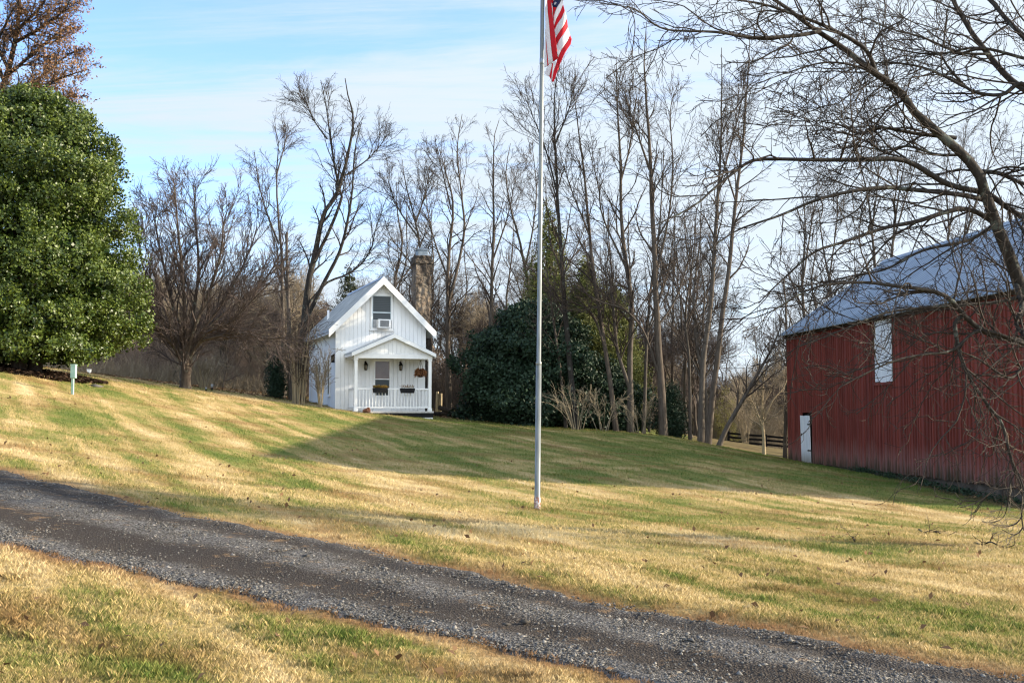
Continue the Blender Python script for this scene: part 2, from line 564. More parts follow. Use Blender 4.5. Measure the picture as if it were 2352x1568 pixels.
idx = np.arange(ni * nj).reshape(ni, nj)
quads = np.stack([idx[:-1, :-1], idx[1:, :-1], idx[1:, 1:], idx[:-1, 1:]], -1).reshape(-1, 4)
o = mesh_np('driveway', np.stack([DX, DY, DZ], -1).reshape(-1, 3), quads, M['drive'], smooth=True, attrs={'lat': L_.ravel()})
tag(o, kind='structure')

# loose stones on the drive
rng = np.random.default_rng(5)
def drive_points(n, latw):
    s = rng.uniform(ss[0], ss[-1], n * 8); l = rng.uniform(-0.02, 1.02, n * 8)
    keep = rng.random(n * 8) < latw(l + rng.normal(0, 0.05, n * 8))
    s, l = s[keep], l[keep]
    a, b2 = drive_edges(s); b2 = np.maximum(b2, a + 1)
    w = a + (b2 - a) * l
    x, y = s * DD[0] + w * DN[0], s * DD[1] + w * DN[1]
    ok = (y > 4.5) & (y < 24) & (np.abs(x) < y * 0.47 + 1.2) & (rng.random(len(x)) < np.clip((10 / np.maximum(y, 5)) ** 1.3, 0, 1))
    x, y, l = x[ok][:n], y[ok][:n], l[ok][:n]
    r = -0.025 * np.exp(-((l - 0.68) / 0.1) ** 2) - 0.02 * np.exp(-((l - 0.16) / 0.07) ** 2)
    return np.stack([x, y, GZ(x, y) + 0.012 + r], -1)
def stones(P, size, name, mat, shade=None):
    n = len(P)
    base = np.array([(1, 0, 0), (-1, 0, 0), (0, 1, 0), (0, -1, 0), (0, 0, 1), (0, 0, -1)], float)
    tri = np.array([(0, 2, 4), (2, 1, 4), (1, 3, 4), (3, 0, 4), (2, 0, 5), (1, 2, 5), (3, 1, 5), (0, 3, 5)])
    d = base[None] * rng.uniform(0.55, 1.25, (n, 6, 1)) + rng.normal(0, 0.25, (n, 6, 3))
    an = rng.uniform(0, 6.28, n); c, s = np.cos(an), np.sin(an)
    x = d[..., 0] * c[:, None] - d[..., 1] * s[:, None]; y = d[..., 0] * s[:, None] + d[..., 1] * c[:, None]
    d = np.stack([x, y, d[..., 2] * 0.65], -1) * size[:, None, None]
    V = (P[:, None] + d).reshape(-1, 3)
    T = (tri[None] + (np.arange(n) * 6)[:, None, None]).reshape(-1, 3)
    return mesh_np(name, V, T, mat, attrs={'rnd': np.repeat(rng.random(n) if shade is None else np.full(n, shade), 6)})
lw = lambda l: np.clip(0.10 + 0.75 * np.exp(-((l - 0.36) / 0.11) ** 2) + 1.0 * np.exp(-((l - 0.97) / 0.09) ** 2) + 0.35 * np.exp(-((l - 0.03) / 0.05) ** 2), 0, 1)
P = drive_points(90000, lw)
sz = np.clip(rng.lognormal(math.log(0.0074), 0.48, len(P)), 0.004, 0.030)
o = stones(P, sz, 'gravel', M['stone'])
tag(o, 'loose blue grey gravel scattered over the dark driveway', 'gravel', kind='stuff')
for i, (dx, dy, r) in enumerate([(1205, 1432, 0.05), (1160, 1440, 0.035), (705, 1280, 0.04), (1590, 1475, 0.04)]):
    p = ground_at(dx, dy)
    o = stones(np.array([(0, 0, 0.0)]), np.array([r]), 'stone', M['stone'], (.05, .08, .1, .6)[i])
    o.location = (p.x, p.y, p.z + 0.02)
    tag(o, ['dark fist sized stone lying loose on the driveway below the flagpole', 'small dark stone left of the fist sized stone on the driveway',
            'dark stone lying on the far wheel track of the driveway at the bend', 'grey stone on the near part of the gravel driveway at right'][i], 'stone')

# ------------------------------------------------------------------ grass blades
def in_barn(x, y): return None
def grass(n, ymin, ymax, power, hmul, wmul, seed):
    r = np.random.default_rng(seed)
    u = r.random(n)
    k = 2 - power
    Y = (ymin ** k + u * (ymax ** k - ymin ** k)) ** (1 / k)
    X = r.uniform(-1, 1, n) * (0.465 * Y + 1.0)
    # gather into tufts
    cell = 0.09
    gx_, gy_ = np.floor(X / cell), np.floor(Y / cell)
    hsh = np.sin(gx_ * 12.9898 + gy_ * 78.233) * 43758.5453
    h1 = hsh - np.floor(hsh); h2 = np.sin(hsh) * 0.5 + 0.5
    cxx, cyy = (gx_ + h1) * cell, (gy_ + h2) * cell
    t = r.random(n) * 0.45
    X, Y = X + (cxx - X) * t, Y + (cyy - Y) * t
    lt, od = drive_lat(X, Y)
    keep = (od > -0.03) | (r.random(n) < 0.16 * np.clip(1 + od / 0.30, 0, 1) + 0.006)
    keep &= (od > 0.10) | (r.random(n) < 0.45)
    X, Y, od, h1 = X[keep], Y[keep], od[keep], h1[keep]
    n = len(X)
    Z = GZ(X, Y) - 0.005 - np.clip(-od * 0.6, 0, 0.08)
    tuft = (np.sin(X * 5.1 + 2 * np.sin(Y * 2.3)) * np.sin(Y * 4.7 + 1.3 * np.sin(X * 1.9)) > .72)
    clump = 0.75 + 0.45 * tuft + 0.5 * np.sin(X * 2.3 + np.sin(Y * 1.7) * 2) * np.sin(Y * 2.9 + X) * 0.5 + 0.35 * h1
    H = r.uniform(0.024, 0.062, n) * clump * hmul * np.where(od < 0.3, 0.65, 1.0)
    Wd = r.uniform(0.0008, 0.0016, n) * wmul * np.clip(Y / 9, 0.8, 6) ** .9
    an = r.uniform(0, 2 * np.pi, n)
    ln = r.uniform(0.05, 0.75, n) * H
    la_ = r.uniform(0, 2 * np.pi, n)
    ax, ay = np.cos(an) * Wd, np.sin(an) * Wd
    lx, ly = np.cos(la_) * ln, np.sin(la_) * ln
    B0 = np.stack([X - ax, Y - ay, Z], -1); B1 = np.stack([X + ax, Y + ay, Z], -1)
    Mx = np.stack([X + lx * .35 + ax * .7, Y + ly * .35 + ay * .7, Z + H * .62], -1)
    Tp = np.stack([X + lx, Y + ly, Z + H], -1)
    V = np.stack([B0, B1, Mx, Tp], 1).reshape(-1, 3)
    T = (np.array([(0, 1, 2), (0, 2, 3)])[None] + (np.arange(n) * 4)[:, None, None]).reshape(-1, 3)
    rn = np.repeat(r.random(n), 4)
    return V, T, rn, np.repeat(np.maximum(od, 0), 4)
GN = 1.0
parts = [grass(int(620000 * GN), 4.8, 13.5, 1.1, 1.0, 1.0, 1), grass(int(560000 * GN), 13.5, 50, 1.45, 1.0, 1.0, 2)]
off, Vs, Ts, Rs, Es = 0, [], [], [], []
for V, T, R_, E_ in parts:
    Vs.append(V); Ts.append(T + off); Rs.append(R_); Es.append(E_); off += len(V)
o = mesh_np('grass', np.concatenate(Vs), np.concatenate(Ts), M['blade'], attrs={'rnd': np.concatenate(Rs), 'edge': np.concatenate(Es)})
tag(o, 'short winter lawn of straw coloured and green grass', 'grass', kind='stuff')


# ------------------------------------------------------------------ building materials
m, nb, b = new_mat('white_board', 0.55, 0, 0.35)
p = opos(nb)
f = nb.noise(nb.mapping(p, (1, 1, 0.25)), 2.2, 5, 0.65)
nb.set(b.inputs['Base Color'], nb.ramp(f, [(0.3, (0.80, 0.80, 0.79)), (0.6, (0.88, 0.88, 0.87))]))
bump(nb, b, nb.noise(nb.mapping(p, (6, 6, 0.6)), 8, 3), 0.15, 0.01)
M['white'] = m
M['white_trim'] = noisy_mat('white_trim', (0.82, 0.82, 0.81), (0.89, 0.89, 0.88), 2.5, (1, 1, 0.4), 0.5, bmp=0.08)
M['metal_roof'] = noisy_mat('galvanised_roof', (0.27, 0.30, 0.33), (0.42, 0.45, 0.48), 1.1, (1, 2.2, 1), 0.42, 0.55, 0.5, 0.05)
m, nb, b = new_mat('barn_roof', 0.45, 0.2, 0.5)
p = opos(nb)
f = nb.noise(nb.mapping(p, (1.4, .25, .25)), 1.0, 5, 0.6)
sh = nb.n('ShaderNodeTexWhiteNoise', noise_dimensions='1D')
sx = nb.n('ShaderNodeSeparateXYZ'); nb.set(sx.inputs[0], p)
nb.set(sh.inputs['W'], nb.math('FLOOR', nb.math('MULTIPLY', sx.outputs[0], 1.25)))
c = nb.ramp(f, [(0.3, (0.20, 0.25, 0.29)), (0.7, (0.32, 0.37, 0.41))])
c = nb.mix(nb.range(sh.outputs[0], 0, 1, 0, 0.4), c, (0.14, 0.18, 0.21))
rs = nb.noise(nb.mapping(p, (3, .4, .4)), 1.6, 5, 0.7)
rib_shade = nb.math('ABSOLUTE', nb.math('SUBTRACT', nb.math('FRACT', nb.math('DIVIDE', sx.outputs[0], 0.30)), 0.70))
c = nb.mix(nb.range(rib_shade, 0.05, 0.12, 0.85, 0.0), c, (0.03, 0.042, 0.055))  # dark line painted beside each rib, standing in for its shading
c = nb.mix(nb.range(rs, 0.66, 0.8, 0, 0.5), c, (0.24, 0.17, 0.13))
nb.set(b.inputs['Base Color'], c)
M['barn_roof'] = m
M['dark_glass'], nb, b = new_mat('dark_glass', 0.12, 0, 0.2)
b.inputs['Base Color'].default_value = (0.035, 0.045, 0.05, 1)
M['blind'] = noisy_mat('blind_glass', (0.10, 0.065, 0.055), (0.15, 0.10, 0.085), 2, rough=0.12, spec=0.5)
M['black'] = noisy_mat('black_metal', (0.008, 0.008, 0.009), (0.018, 0.018, 0.019), 5, rough=0.7, spec=0.15)
M['black_wood'] = noisy_mat('black_wood', (0.008, 0.008, 0.009), (0.02, 0.02, 0.02), 5, rough=0.85, spec=0.1)
M['lamp_glass'], nb, b = new_mat('lamp_glass', 0.2, 0, 0.5)
b.inputs['Base Color'].default_value = (0.35, 0.30, 0.22, 1)
M['grey_plastic'] = noisy_mat('grey_plastic', (0.30, 0.31, 0.32), (0.38, 0.39, 0.40), 6, rough=0.5)
m, nb, b = new_mat('window_glass', 0.15, 0, 0.2)
p = opos(nb)
sx = nb.n('ShaderNodeSeparateXYZ'); nb.set(sx.inputs[0], p)
bl = nb.math('FRACT', nb.math('MULTIPLY', sx.outputs[2], 14))
nb.set(b.inputs['Base Color'], nb.mix(nb.range(bl, 0.1, 0.3, 0.0, 1.0), (0.03, 0.036, 0.04), (0.065, 0.075, 0.08)))
M['blind_window'] = m

# red board-and-batten barn siding, greying where rain splashes its foot
m, nb, b = new_mat('barn_red', 0.75, 0, 0.2)
p = opos(nb)
grain = nb.noise(nb.mapping(p, (9, 9, 0.5)), 2.0, 6, 0.65)
sx = nb.n('ShaderNodeSeparateXYZ'); nb.set(sx.inputs[0], p)
bd = nb.n('ShaderNodeTexWhiteNoise', noise_dimensions='1D')
nb.set(bd.inputs['W'], nb.math('FLOOR', nb.math('MULTIPLY', sx.outputs[0], 5.0)))
c = nb.ramp(grain, [(0.25, (0.12, 0.029, 0.022)), (0.5, (0.18, 0.043, 0.032)), (0.8, (0.245, 0.070, 0.052))])
hv = nb.n('ShaderNodeHueSaturation'); nb.set(hv.inputs['Color'], c)
nb.set(hv.inputs['Value'], nb.range(bd.outputs[0], 0, 1, 0.8, 1.18))
ft = nb.noise(nb.mapping(p, (4, 4, 0.7)), 1.6, 5, 0.65)
lev = nb.math('ADD', sx.outputs[2], nb.math('MULTIPLY', nb.math('SUBTRACT', ft, 0.5), -1.3))
lev = nb.math('ADD', lev, nb.math('MULTIPLY', nb.math('SUBTRACT', bd.outputs[0], 0.5), 0.25))
c2 = nb.mix(nb.range(lev, 0.25, 0.95, 0.75, 0.0), hv.outputs[0], (0.25, 0.13, 0.11))
c2 = nb.mix(nb.range(lev, -0.05, 0.40, 0.9, 0.0), c2, (0.055, 0.05, 0.03))
nb.set(b.inputs['Base Color'], c2)
bump(nb, b, grain, 0.25, 0.01)
M['barn_red'] = m
M['barn_dark'] = noisy_mat('bare_boards_in_the_dark', (0.02, 0.012, 0.01), (0.05, 0.03, 0.025), 3)
m, nb, b = new_mat('white_barn_paint', 0.65, 0, 0.25)
p = opos(nb)
sx = nb.n('ShaderNodeSeparateXYZ'); nb.set(sx.inputs[0], p)
f = nb.noise(nb.mapping(p, (5, 5, 0.5)), 2, 5, 0.65)
c = nb.ramp(f, [(0.3, (0.55, 0.56, 0.56)), (0.6, (0.74, 0.75, 0.75))])
c = nb.mix(nb.range(nb.math('SUBTRACT', sx.outputs[2], nb.math('MULTIPLY', f, 0.8)), -0.38, 0.10, 0.8, 0.0), c, (0.22, 0.19, 0.13))
nb.set(b.inputs['Base Color'], c)
M['barn_white'] = m
M['concrete'] = noisy_mat('old_concrete', (0.055, 0.042, 0.03), (0.125, 0.10, 0.072), 1.6, (1, 1, 1.5), 0.9, bmp=0.4, detail=7)

# fieldstone
m, nb, b = new_mat('fieldstone', 0.85, 0, 0.2)
p = opos(nb)
pv = nb.mapping(p, (1, 1, 1.5))
w2 = nb.n('ShaderNodeVectorMath', operation='ADD')
nz = nb.noise(p, 3.0, 3, 0.5, out=1)
sc_ = nb.n('ShaderNodeVectorMath', operation='SCALE'); nb.set(sc_.inputs[0], nz); sc_.inputs['Scale'].default_value = 0.22
nb.set(w2.inputs[0], pv); nb.set(w2.inputs[1], sc_.outputs[0])
v1 = nb.n('ShaderNodeTexVoronoi'); nb.set(v1.inputs['Vector'], w2.outputs[0]); v1.inputs['Scale'].default_value = 3.7
v2 = nb.n('ShaderNodeTexVoronoi', feature='DISTANCE_TO_EDGE'); nb.set(v2.inputs['Vector'], w2.outputs[0]); v2.inputs['Scale'].default_value = 3.7
sep_ = nb.n('ShaderNodeSeparateColor'); nb.set(sep_.inputs[0], v1.outputs['Color'])
c = nb.ramp(sep_.outputs[0], [(0.0, (0.16, 0.115, 0.075)), (0.35, (0.30, 0.22, 0.145)), (0.65, (0.36, 0.29, 0.21)), (1.0, (0.23, 0.19, 0.155))])
c = nb.mix(nb.range(v2.outputs['Distance'], 0.02, 0.07, 0.75, 0.0), c, (0.20, 0.17, 0.14))
sx = nb.n('ShaderNodeSeparateXYZ'); nb.set(sx.inputs[0], p)
soot = nb.noise(nb.mapping(p, (2.5, 2.5, 0.55), loc=(3, 1, 0)), 1.4, 5, 0.65)
sf = nb.math('ADD', nb.math('MULTIPLY', soot, 1.0), nb.range(sx.outputs[2], 5.2, 6.6, 0.0, 0.20))
sf = nb.math('ADD', sf, nb.range(sx.outputs[2], 3.4, 4.3, 0.18, 0.0))
c = nb.mix(0.5, c, (0.075, 0.068, 0.062))
c = nb.mix(nb.range(sf, 0.46, 0.64, 0.0, 0.9), c, (0.035, 0.028, 0.024))
nb.set(b.inputs['Base Color'], c)
bump(nb, b, nb.math('ADD', nb.math('MULTIPLY', v2.outputs['Distance'], 2.0), nb.noise(p, 9, 4)), 0.8, 0.05)
M['fieldstone'] = m
M['zinc'] = noisy_mat('zinc', (0.13, 0.16, 0.19), (0.22, 0.26, 0.30), 4, rough=0.4, metal=0.6)


# ------------------------------------------------------------------ the white cottage
HX, HY, HZ = at(771.5, 944, 48.0)
HA = math.radians(19)
W, L = 3.89, 7.0
MIDX, WT = W / 2, 3.45
SL = 0.93
house = thing('cottage', 'small white board cottage with steep gable, porch and stone chimney', 'house', (HX, HY, HZ), HA)
HS = (0.985, 1.0, 1.05)
house.scale = HS
def zu(x): return WT + SL * (MIDX - abs(x - MIDX))


def boards(mb, u0, u1, step, gap, z0, ztop, d0, d1, axis='y', holes=()):
    """upright boards from u0 to u1, cut to ztop(u); holes = (ua, ub, za, zb) left open"""
    u = u0
    while u < u1 - 0.01:
        a, b_ = u + gap / 2, min(u + step, u1) - gap / 2
        spans = [(z0, None)]
        for (ha, hb, za, zb) in holes:
            if b_ > ha and a < hb:
                spans = [(z0, za), (zb, None)]
        for (s0, s1) in spans:
            ta = ztop(a) if s1 is None else s1
            tb = ztop(b_) if s1 is None else s1
            if min(ta, tb) - s0 < 0.02: continue
            if s1 is None and a < MIDX < b_ and axis == 'y' and ztop(MIDX) > max(ta, tb) + 1e-3:
                poly = [(a, s0), (b_, s0), (b_, tb), (MIDX, ztop(MIDX)), (a, ta)]
            else:
                poly = [(a, s0), (b_, s0), (b_, tb), (a, ta)]
            mb.prism(poly, d0, d1, axis)
        u += step


wl = MB()
boards(wl, 0.0, W, 0.177, 0.010, -0.55, lambda u: zu(u), -0.022, 0.0)                   # front
wl.prism([(0.01, -0.55), (W - .01, -0.55), (W - .01, WT), (MIDX, zu(MIDX) - .01), (0.01, WT)], 0.002, 0.12)   # sheathing behind
boards(wl, 0.0, L, 0.177, 0.010, -0.55, lambda u: WT - 0.02, -0.022, 0.0, 'x')          # left side
wl.box((0.002, 0.13, -0.55), (0.12, L, WT - 0.03))
wl.box((W - 0.12, 0.13, -1.2), (W, L, WT - 0.03))
wl.prism([(0.13, -1.2), (W - .13, -1.2), (W - .13, WT), (MIDX, zu(MIDX) - .12), (0.13, WT)], L - 0.12, L)
wl.build('wall', M['white'], house)
for a_, b_ in (((-0.05, -0.045, -0.55), (0.16, -0.023, 3.30)), ((-0.046, -0.022, -0.55), (-0.023, 0.14, 3.10)), ((W - 0.33, -0.05, -0.6), (W - 0.02, -0.024, 2.2)), ((W - 0.14, -0.045, 2.4), (W + 0.02, -0.023, 3.32))):
    cb = MB(); cb.box(a_, b_); cb.build('corner_board', M['white_trim'], house, bevel=0.004)
# main roof
OV, FO = 0.40, 0.36
rf = MB()
for sgn in (-1, 1):
    xe = MIDX + sgn * (MIDX + OV)
    ze = zu(xe) if False else WT + SL * (MIDX - abs(xe - MIDX))
    pk = WT + SL * MIDX
    poly = [(MIDX, pk + 0.03), (MIDX, pk + 0.13), (xe, ze + 0.13), (xe, ze + 0.03)]
    if sgn > 0: poly = poly[::-1]
    rf.prism(poly, -FO, L + 0.35)
    y = -FO + 0.25
    n_ = Vector((sgn * SL, 0, 1)).normalized()
    while y < L + 0.3:                                     # standing seams
        rf.prism([(MIDX + sgn * .03, pk + 0.131 - .03 * SL), (MIDX + sgn * .03, pk + 0.17 - .03 * SL), (xe, ze + 0.17), (xe, ze + 0.131)][::(1 if sgn < 0 else -1)], y, y + 0.022)
        y += 0.46
rf.prism([(MIDX - .12, pk + .06), (MIDX + .12, pk + .06), (MIDX, pk + .19)], -FO + .01, L + .36)
rfo = rf.build('roof', M['metal_roof'], house)
vp = MB(); vp.lathe([(0.055, -0.5), (0.055, 0.42)], (0.45, 4.6, zu(0.45) + .12), 10); vp.lathe([(0.10, -0.12), (0.06, 0.05)], (0.45, 4.6, zu(0.45) + .12), 10)
vp.build('vent_pipe', M['white_trim'], rfo, smooth=True)
fs = MB()
for sgn in (-1, 1):
    xe = MIDX + sgn * (MIDX + OV)
    ze = WT + SL * (MIDX - abs(xe - MIDX))
    poly = [(MIDX, pk - 0.16), (MIDX, pk + 0.155), (xe, ze + 0.155), (xe, ze - 0.16)]
    fs.prism(poly if sgn < 0 else poly[::-1], -FO - 0.045, -FO - 0.002)
    so = [(MIDX + sgn * (MIDX + .03), zu(0) - .0), (MIDX + sgn * (MIDX + .03), zu(0) - .03), (xe, ze - .03), (xe, ze - .0)]
    fs.prism(so if sgn < 0 else so[::-1], -FO + .002, L + .3)
fs.build('bargeboard', M['white_trim'], house)


def window(parent, name, x0, x1, z0, z1, y=-0.024, fw=0.075, glass='blind_window', rail=True, axis='y', sgn=-1):
    """framed sash window; the wall plane is at y, the frame stands proud of it"""
    f_ = MB()
    t = 0.05
    a, b2 = (y - t, y - 0.001)
    f_.prism([(x0, z0), (x0 + fw, z0), (x0 + fw, z1), (x0, z1)], a, b2, axis)
    f_.prism([(x1 - fw, z0), (x1, z0), (x1, z1), (x1 - fw, z1)], a, b2, axis)
    f_.prism([(x0 + fw, z1 - fw), (x1 - fw, z1 - fw), (x1 - fw, z1), (x0 + fw, z1)], a, b2, axis)
    f_.prism([(x0 + fw, z0), (x1 - fw, z0), (x1 - fw, z0 + fw), (x0 + fw, z0 + fw)], a, b2, axis)
    wo = f_.build(name, M['white_trim'], parent, bevel=0.004)
    s_ = MB()
    zm = z0 + (z1 - z0) * 0.48
    i0, i1, j0, j1 = x0 + fw, x1 - fw, z0 + fw, z1 - fw
    for (a0, a1, c0, c1) in ((i0, i0 + .03, j0, j1), (i1 - .03, i1, j0, j1), (i0 + .03, i1 - .03, j0, j0 + .03), (i0 + .03, i1 - .03, j1 - .03, j1)) + (((i0 + .03, i1 - .03, zm - .025, zm + .025),) if rail else ()):
        s_.prism([(a0, c0), (a1, c0), (a1, c1), (a0, c1)], y - 0.036, y - 0.002, axis)
    s_.build('sash', M['pale_blue'], wo)
    g_ = MB()
    g_.prism([(i0 + .03, j0 + .03), (i1 - .03, j0 + .03), (i1 - .03, j1 - .03), (i0 + .03, j1 - .03)], y - 0.020, y - 0.004, axis)
    g_.build('pane', M[glass], wo)
    sl_ = MB()
    sl_.prism([(x0 - .04, z0 - .04), (x1 + .04, z0 - .04), (x1 + .04, z0 - .001), (x0 - .04, z0 - .001)], y - 0.08, y - 0.001, axis)
    sl_.build('sill', M['white_trim'], wo)
    return wo
M['pale_blue'] = noisy_mat('pale_blue_sash', (0.52, 0.60, 0.63), (0.60, 0.67, 0.70), 4, rough=0.5)
window(house, 'window', 1.45, 2.43, 3.28, 4.74)
window(house, 'window', 1.25, 1.80, 0.62, 2.2, y=-0.024, fw=0.06, glass='dark_glass', axis='x')
window(house, 'window', 3.70, 4.25, 0.62, 2.1, y=-0.024, fw=0.06, glass='dark_glass', axis='x')
# front door
d = MB()
DX0, DX1, DZ1 = 1.58, 2.38, 2.10
d.prism([(DX0, -.02), (DX0 + .09, -.02), (DX0 + .09, DZ1), (DX0, DZ1)], -0.075, -0.024)
d.prism([(DX1 - .09, -.02), (DX1, -.02), (DX1, DZ1), (DX1 - .09, DZ1)], -0.075, -0.024)
d.prism([(DX0 + .09, DZ1 - .1), (DX1 - .09, DZ1 - .1), (DX1 - .09, DZ1), (DX0 + .09, DZ1)], -0.075, -0.024)
d.prism([(DX0 + .09, 0), (DX1 - .09, 0), (DX1 - .09, .64), (DX0 + .09, .64)], -0.055, -0.025)
d.prism([(DX0 + .09, 1.27), (DX1 - .09, 1.27), (DX1 - .09, 1.31), (DX0 + .09, 1.31)], -0.055, -0.025)
do = d.build('door', M['white_trim'], house, bevel=0.004)
g_ = MB(); g_.box((DX0 + .09, -.042, 1.31), (DX1 - .09, -.028, DZ1 - .1)); g_.build('pane', M['blind'], do)
g_ = MB(); g_.box((DX0 + .09, -.042, .64), (DX1 - .09, -.028, 1.27)); g_.build('pane', M['dark_glass'], do)
g_ = MB(); g_.lathe([(0.012, 0), (0.022, 0.01), (0.022, 0.05)], (0, 0, 0), 8)
hn = MB(); hn.bar((DX0 + .13, -.056, 1.0), (DX0 + .13, -.10, 1.0), .018, .026); hn.build('handle', M['black'], do)
# porch
PD = 1.5
pr = MB()
pr.box((0.38, -PD, -0.07), (W - 0.01, -0.051, 0.0))
pr.build('porch_floor', noisy_mat('porch_boards', (0.42, 0.40, 0.38), (0.55, 0.53, 0.5), 3, (6, .5, 1), 0.7), house, bevel=0.005)
sk = MB(); sk.box((0.42, -PD + .02, -0.24), (W - 0.02, -PD + .07, -0.071)); sk.box((W - .07, -PD + .071, -.24), (W - .02, -.06, -.071)); sk.box((0.42, -PD + .071, -.24), (0.47, -.06, -.071))
sk.build('porch_skirt', M['black_wood'], house)
pi = MB(); pi.box((W - 0.47, -PD + .05, -0.75), (W - 0.03, -PD + .40, -0.245)); pi.build('pier', M['white_trim'], house, bevel=0.01)
for x in (0.55, 3.72):
    po = MB(); po.box((x - .065, -PD + .02, 0.001), (x + .065, -PD + .15, 2.06)); po.box((x - .085, -PD + .0, 0.001), (x + .085, -PD + .17, 0.10)); po.box((x - .085, -PD, 1.98), (x + .085, -PD + .17, 2.058))
    po.build('porch_post', M['white_trim'], house, bevel=0.006)
bm_ = MB(); bm_.box((0.46, -PD + .0, 2.06), (3.82, -PD + .17, 2.235)); bm_.box((0.46, -PD + .171, 2.06), (0.60, -.05, 2.235)); bm_.box((3.68, -PD + .171, 2.06), (3.82, -.05, 2.235))
bm_.build('beam', M['white_trim'], house, bevel=0.006)
PM, PS = 2.13, 0.43
def pz(x): return 2.96 - PS * abs(x - PM)
pg = MB()
_mx = MIDX; MIDX = PM
boards(pg, 0.50, 3.76, 0.177, 0.008, 2.24, lambda u: pz(u) - .01, -PD + .03, -PD + .05)
pg.prism([(0.52, 2.24), (3.74, 2.24), (PM, pz(PM) - .02)], -PD + .052, -PD + .10)
MIDX = _mx
pg.build('porch_gable', M['white'], house)
prf = MB()
for sgn in (-1, 1):
    xe = PM + sgn * 1.80
    poly = [(PM, pz(PM) + .03), (PM, pz(PM) + .09), (xe, pz(xe) + .09), (xe, pz(xe) + .03)]
    prf.prism(poly if sgn < 0 else poly[::-1], -PD - .14, -0.03)
prf.build('porch_roof', M['metal_roof'], house)
pf = MB()
for sgn in (-1, 1):
    xe = PM + sgn * 1.80
    poly = [(PM, pz(PM) - .09), (PM, pz(PM) + .075), (xe, pz(xe) + .075), (xe, pz(xe) - .06)]
    pf.prism(poly if sgn < 0 else poly[::-1], -PD - .18, -PD - .142)
    pf.prism([(xe - sgn * .001, pz(xe) - .07), (xe - sgn * .03, pz(xe) - .07), (xe - sgn * .03, pz(xe) + .029), (xe - sgn * .001, pz(xe) + .029)], -PD - .14, -.06)
pf.build('porch_bargeboard', M['white_trim'], house)
pc_ = MB(); pc_.box((0.61, -PD + .18, 2.20), (3.67, -.06, 2.22)); pc_.build('porch_ceiling', M['white_trim'], house)
RY = -PD + .085
rl = MB(); rl.box((0.616, RY - .035, 0.84), (3.654, RY + .035, 0.90)); rl.box((0.616, RY - .022, 0.12), (3.654, RY + .022, 0.17))
rl.box((0.52, -PD + .16, 0.84), (0.58, -.055, 0.90)); rl.box((3.69, -PD + .16, 0.84), (3.75, -.055, 0.90)); rl.box((3.695, -PD + .16, 0.12), (3.745, -.055, 0.17)); rl.box((0.525, -PD + .16, 0.12), (0.575, -.055, 0.17))
rail = rl.build('railing', M['white_trim'], house, bevel=0.004)
bl_ = MB(); bl_.box((-.018, -.018, 0.171), (.018, .018, 0.839)); b0 = bl_.build('baluster', M['white_trim'], rail)
b0.location = (0.73, RY, 0)
for i in range(1, 22):
    c = b0.copy(); COL.objects.link(c); c.parent = rail; c.location = (0.73 + i * (2.83 / 21), RY, 0)
    if i == 11: c.scale = (1.7, 1.7, 1)
for i in range(0, 7):
    for xx in (0.55, 3.72):
        c = b0.copy(); COL.objects.link(c); c.parent = rail; c.location = (xx, -PD + .28 + i * .18, 0)
# wall lanterns
def lantern(x):
    l_ = MB()
    l_.box((x - .035, -.05, 1.78), (x + .035, -.024, 2.0))
    l_.bar((x, -.05, 1.95), (x, -.16, 2.03), .011); l_.bar((x, -.16, 2.03), (x, -.16, 1.95), .01)
    l_.lathe([(0.015, 0.13), (0.03, 0.10), (0.095, 0.0), (0.095, -0.012)], (x, -.16, 1.86), 8)
    l_.lathe([(0.05, -0.02), (0.062, 0.0)], (x, -.16, 1.66), 8)
    for i in range(6):
        a = i * math.pi / 3
        l_.bar((x + .058 * math.cos(a), -.16 + .058 * math.sin(a), 1.66), (x + .082 * math.cos(a), -.16 + .082 * math.sin(a), 1.85), .008, s=4)
    lo = l_.build('lantern', M['black'], house)
    q = MB(); q.lathe([(0.045, 0.0), (0.068, 0.18)], (x, -.16, 1.665), 8); q.build('lamp_glass', M['lamp_glass'], lo, smooth=True)
lantern(1.24); lantern(2.77)
sl_ = MB(); sl_.box((-.16, .25, 1.95), (-.024, .40, 2.22)); sl_.prism([(-.19, 2.22), (-.024, 2.22), (-.024, 2.30)], .22, .43); sl_.build('wall_light', M['black'], house)
# chimney
ch = MB()
cx0, cx1, cy0, cy1 = W + .005, W + .005, 1.25, 2.2
def chring(x0, x1, y0, y1, z): return [(x0, y0, z), (x1, y0, z), (x1, y1, z), (x0, y1, z)]
lv = [(3.62, 4.40, 1.2, 2.3, -1.4), (3.62, 4.36, 1.22, 2.25, 2.0), (3.70, 4.34, 1.25, 2.15, 3.0), (3.70, 4.36, 1.25, 2.15, 3.9), (3.68, 4.39, 1.25, 2.15, 5.2), (3.70, 4.40, 1.26, 2.13, 6.25),
      (3.66, 4.44, 1.22, 2.17, 6.26), (3.66, 4.45, 1.22, 2.17, 6.42), (3.69, 4.42, 1.25, 2.14, 6.43), (3.70, 4.41, 1.26, 2.13, 6.58)]
rr = random.Random(4)
vs, fs_ = [], []
for k, (x0, x1, y0, y1, z) in enumerate(lv): vs += chring(x0, x1, y0, y1, z)
for k in range(len(lv) - 1):
    for i in range(4): fs_.append((k * 4 + i, k * 4 + (i + 1) % 4, k * 4 + 4 + (i + 1) % 4, k * 4 + 4 + i))
fs_.append(tuple(range(len(vs) - 4, len(vs))))
ch.add(vs, fs_)
co = ch.build('chimney', M['fieldstone'], house)
sub = co.modifiers.new('facets', 'SUBSURF'); sub.subdivision_type = 'SIMPLE'; sub.levels = sub.render_levels = 4
co.location.x = 0.10
co.scale.z = 0.995
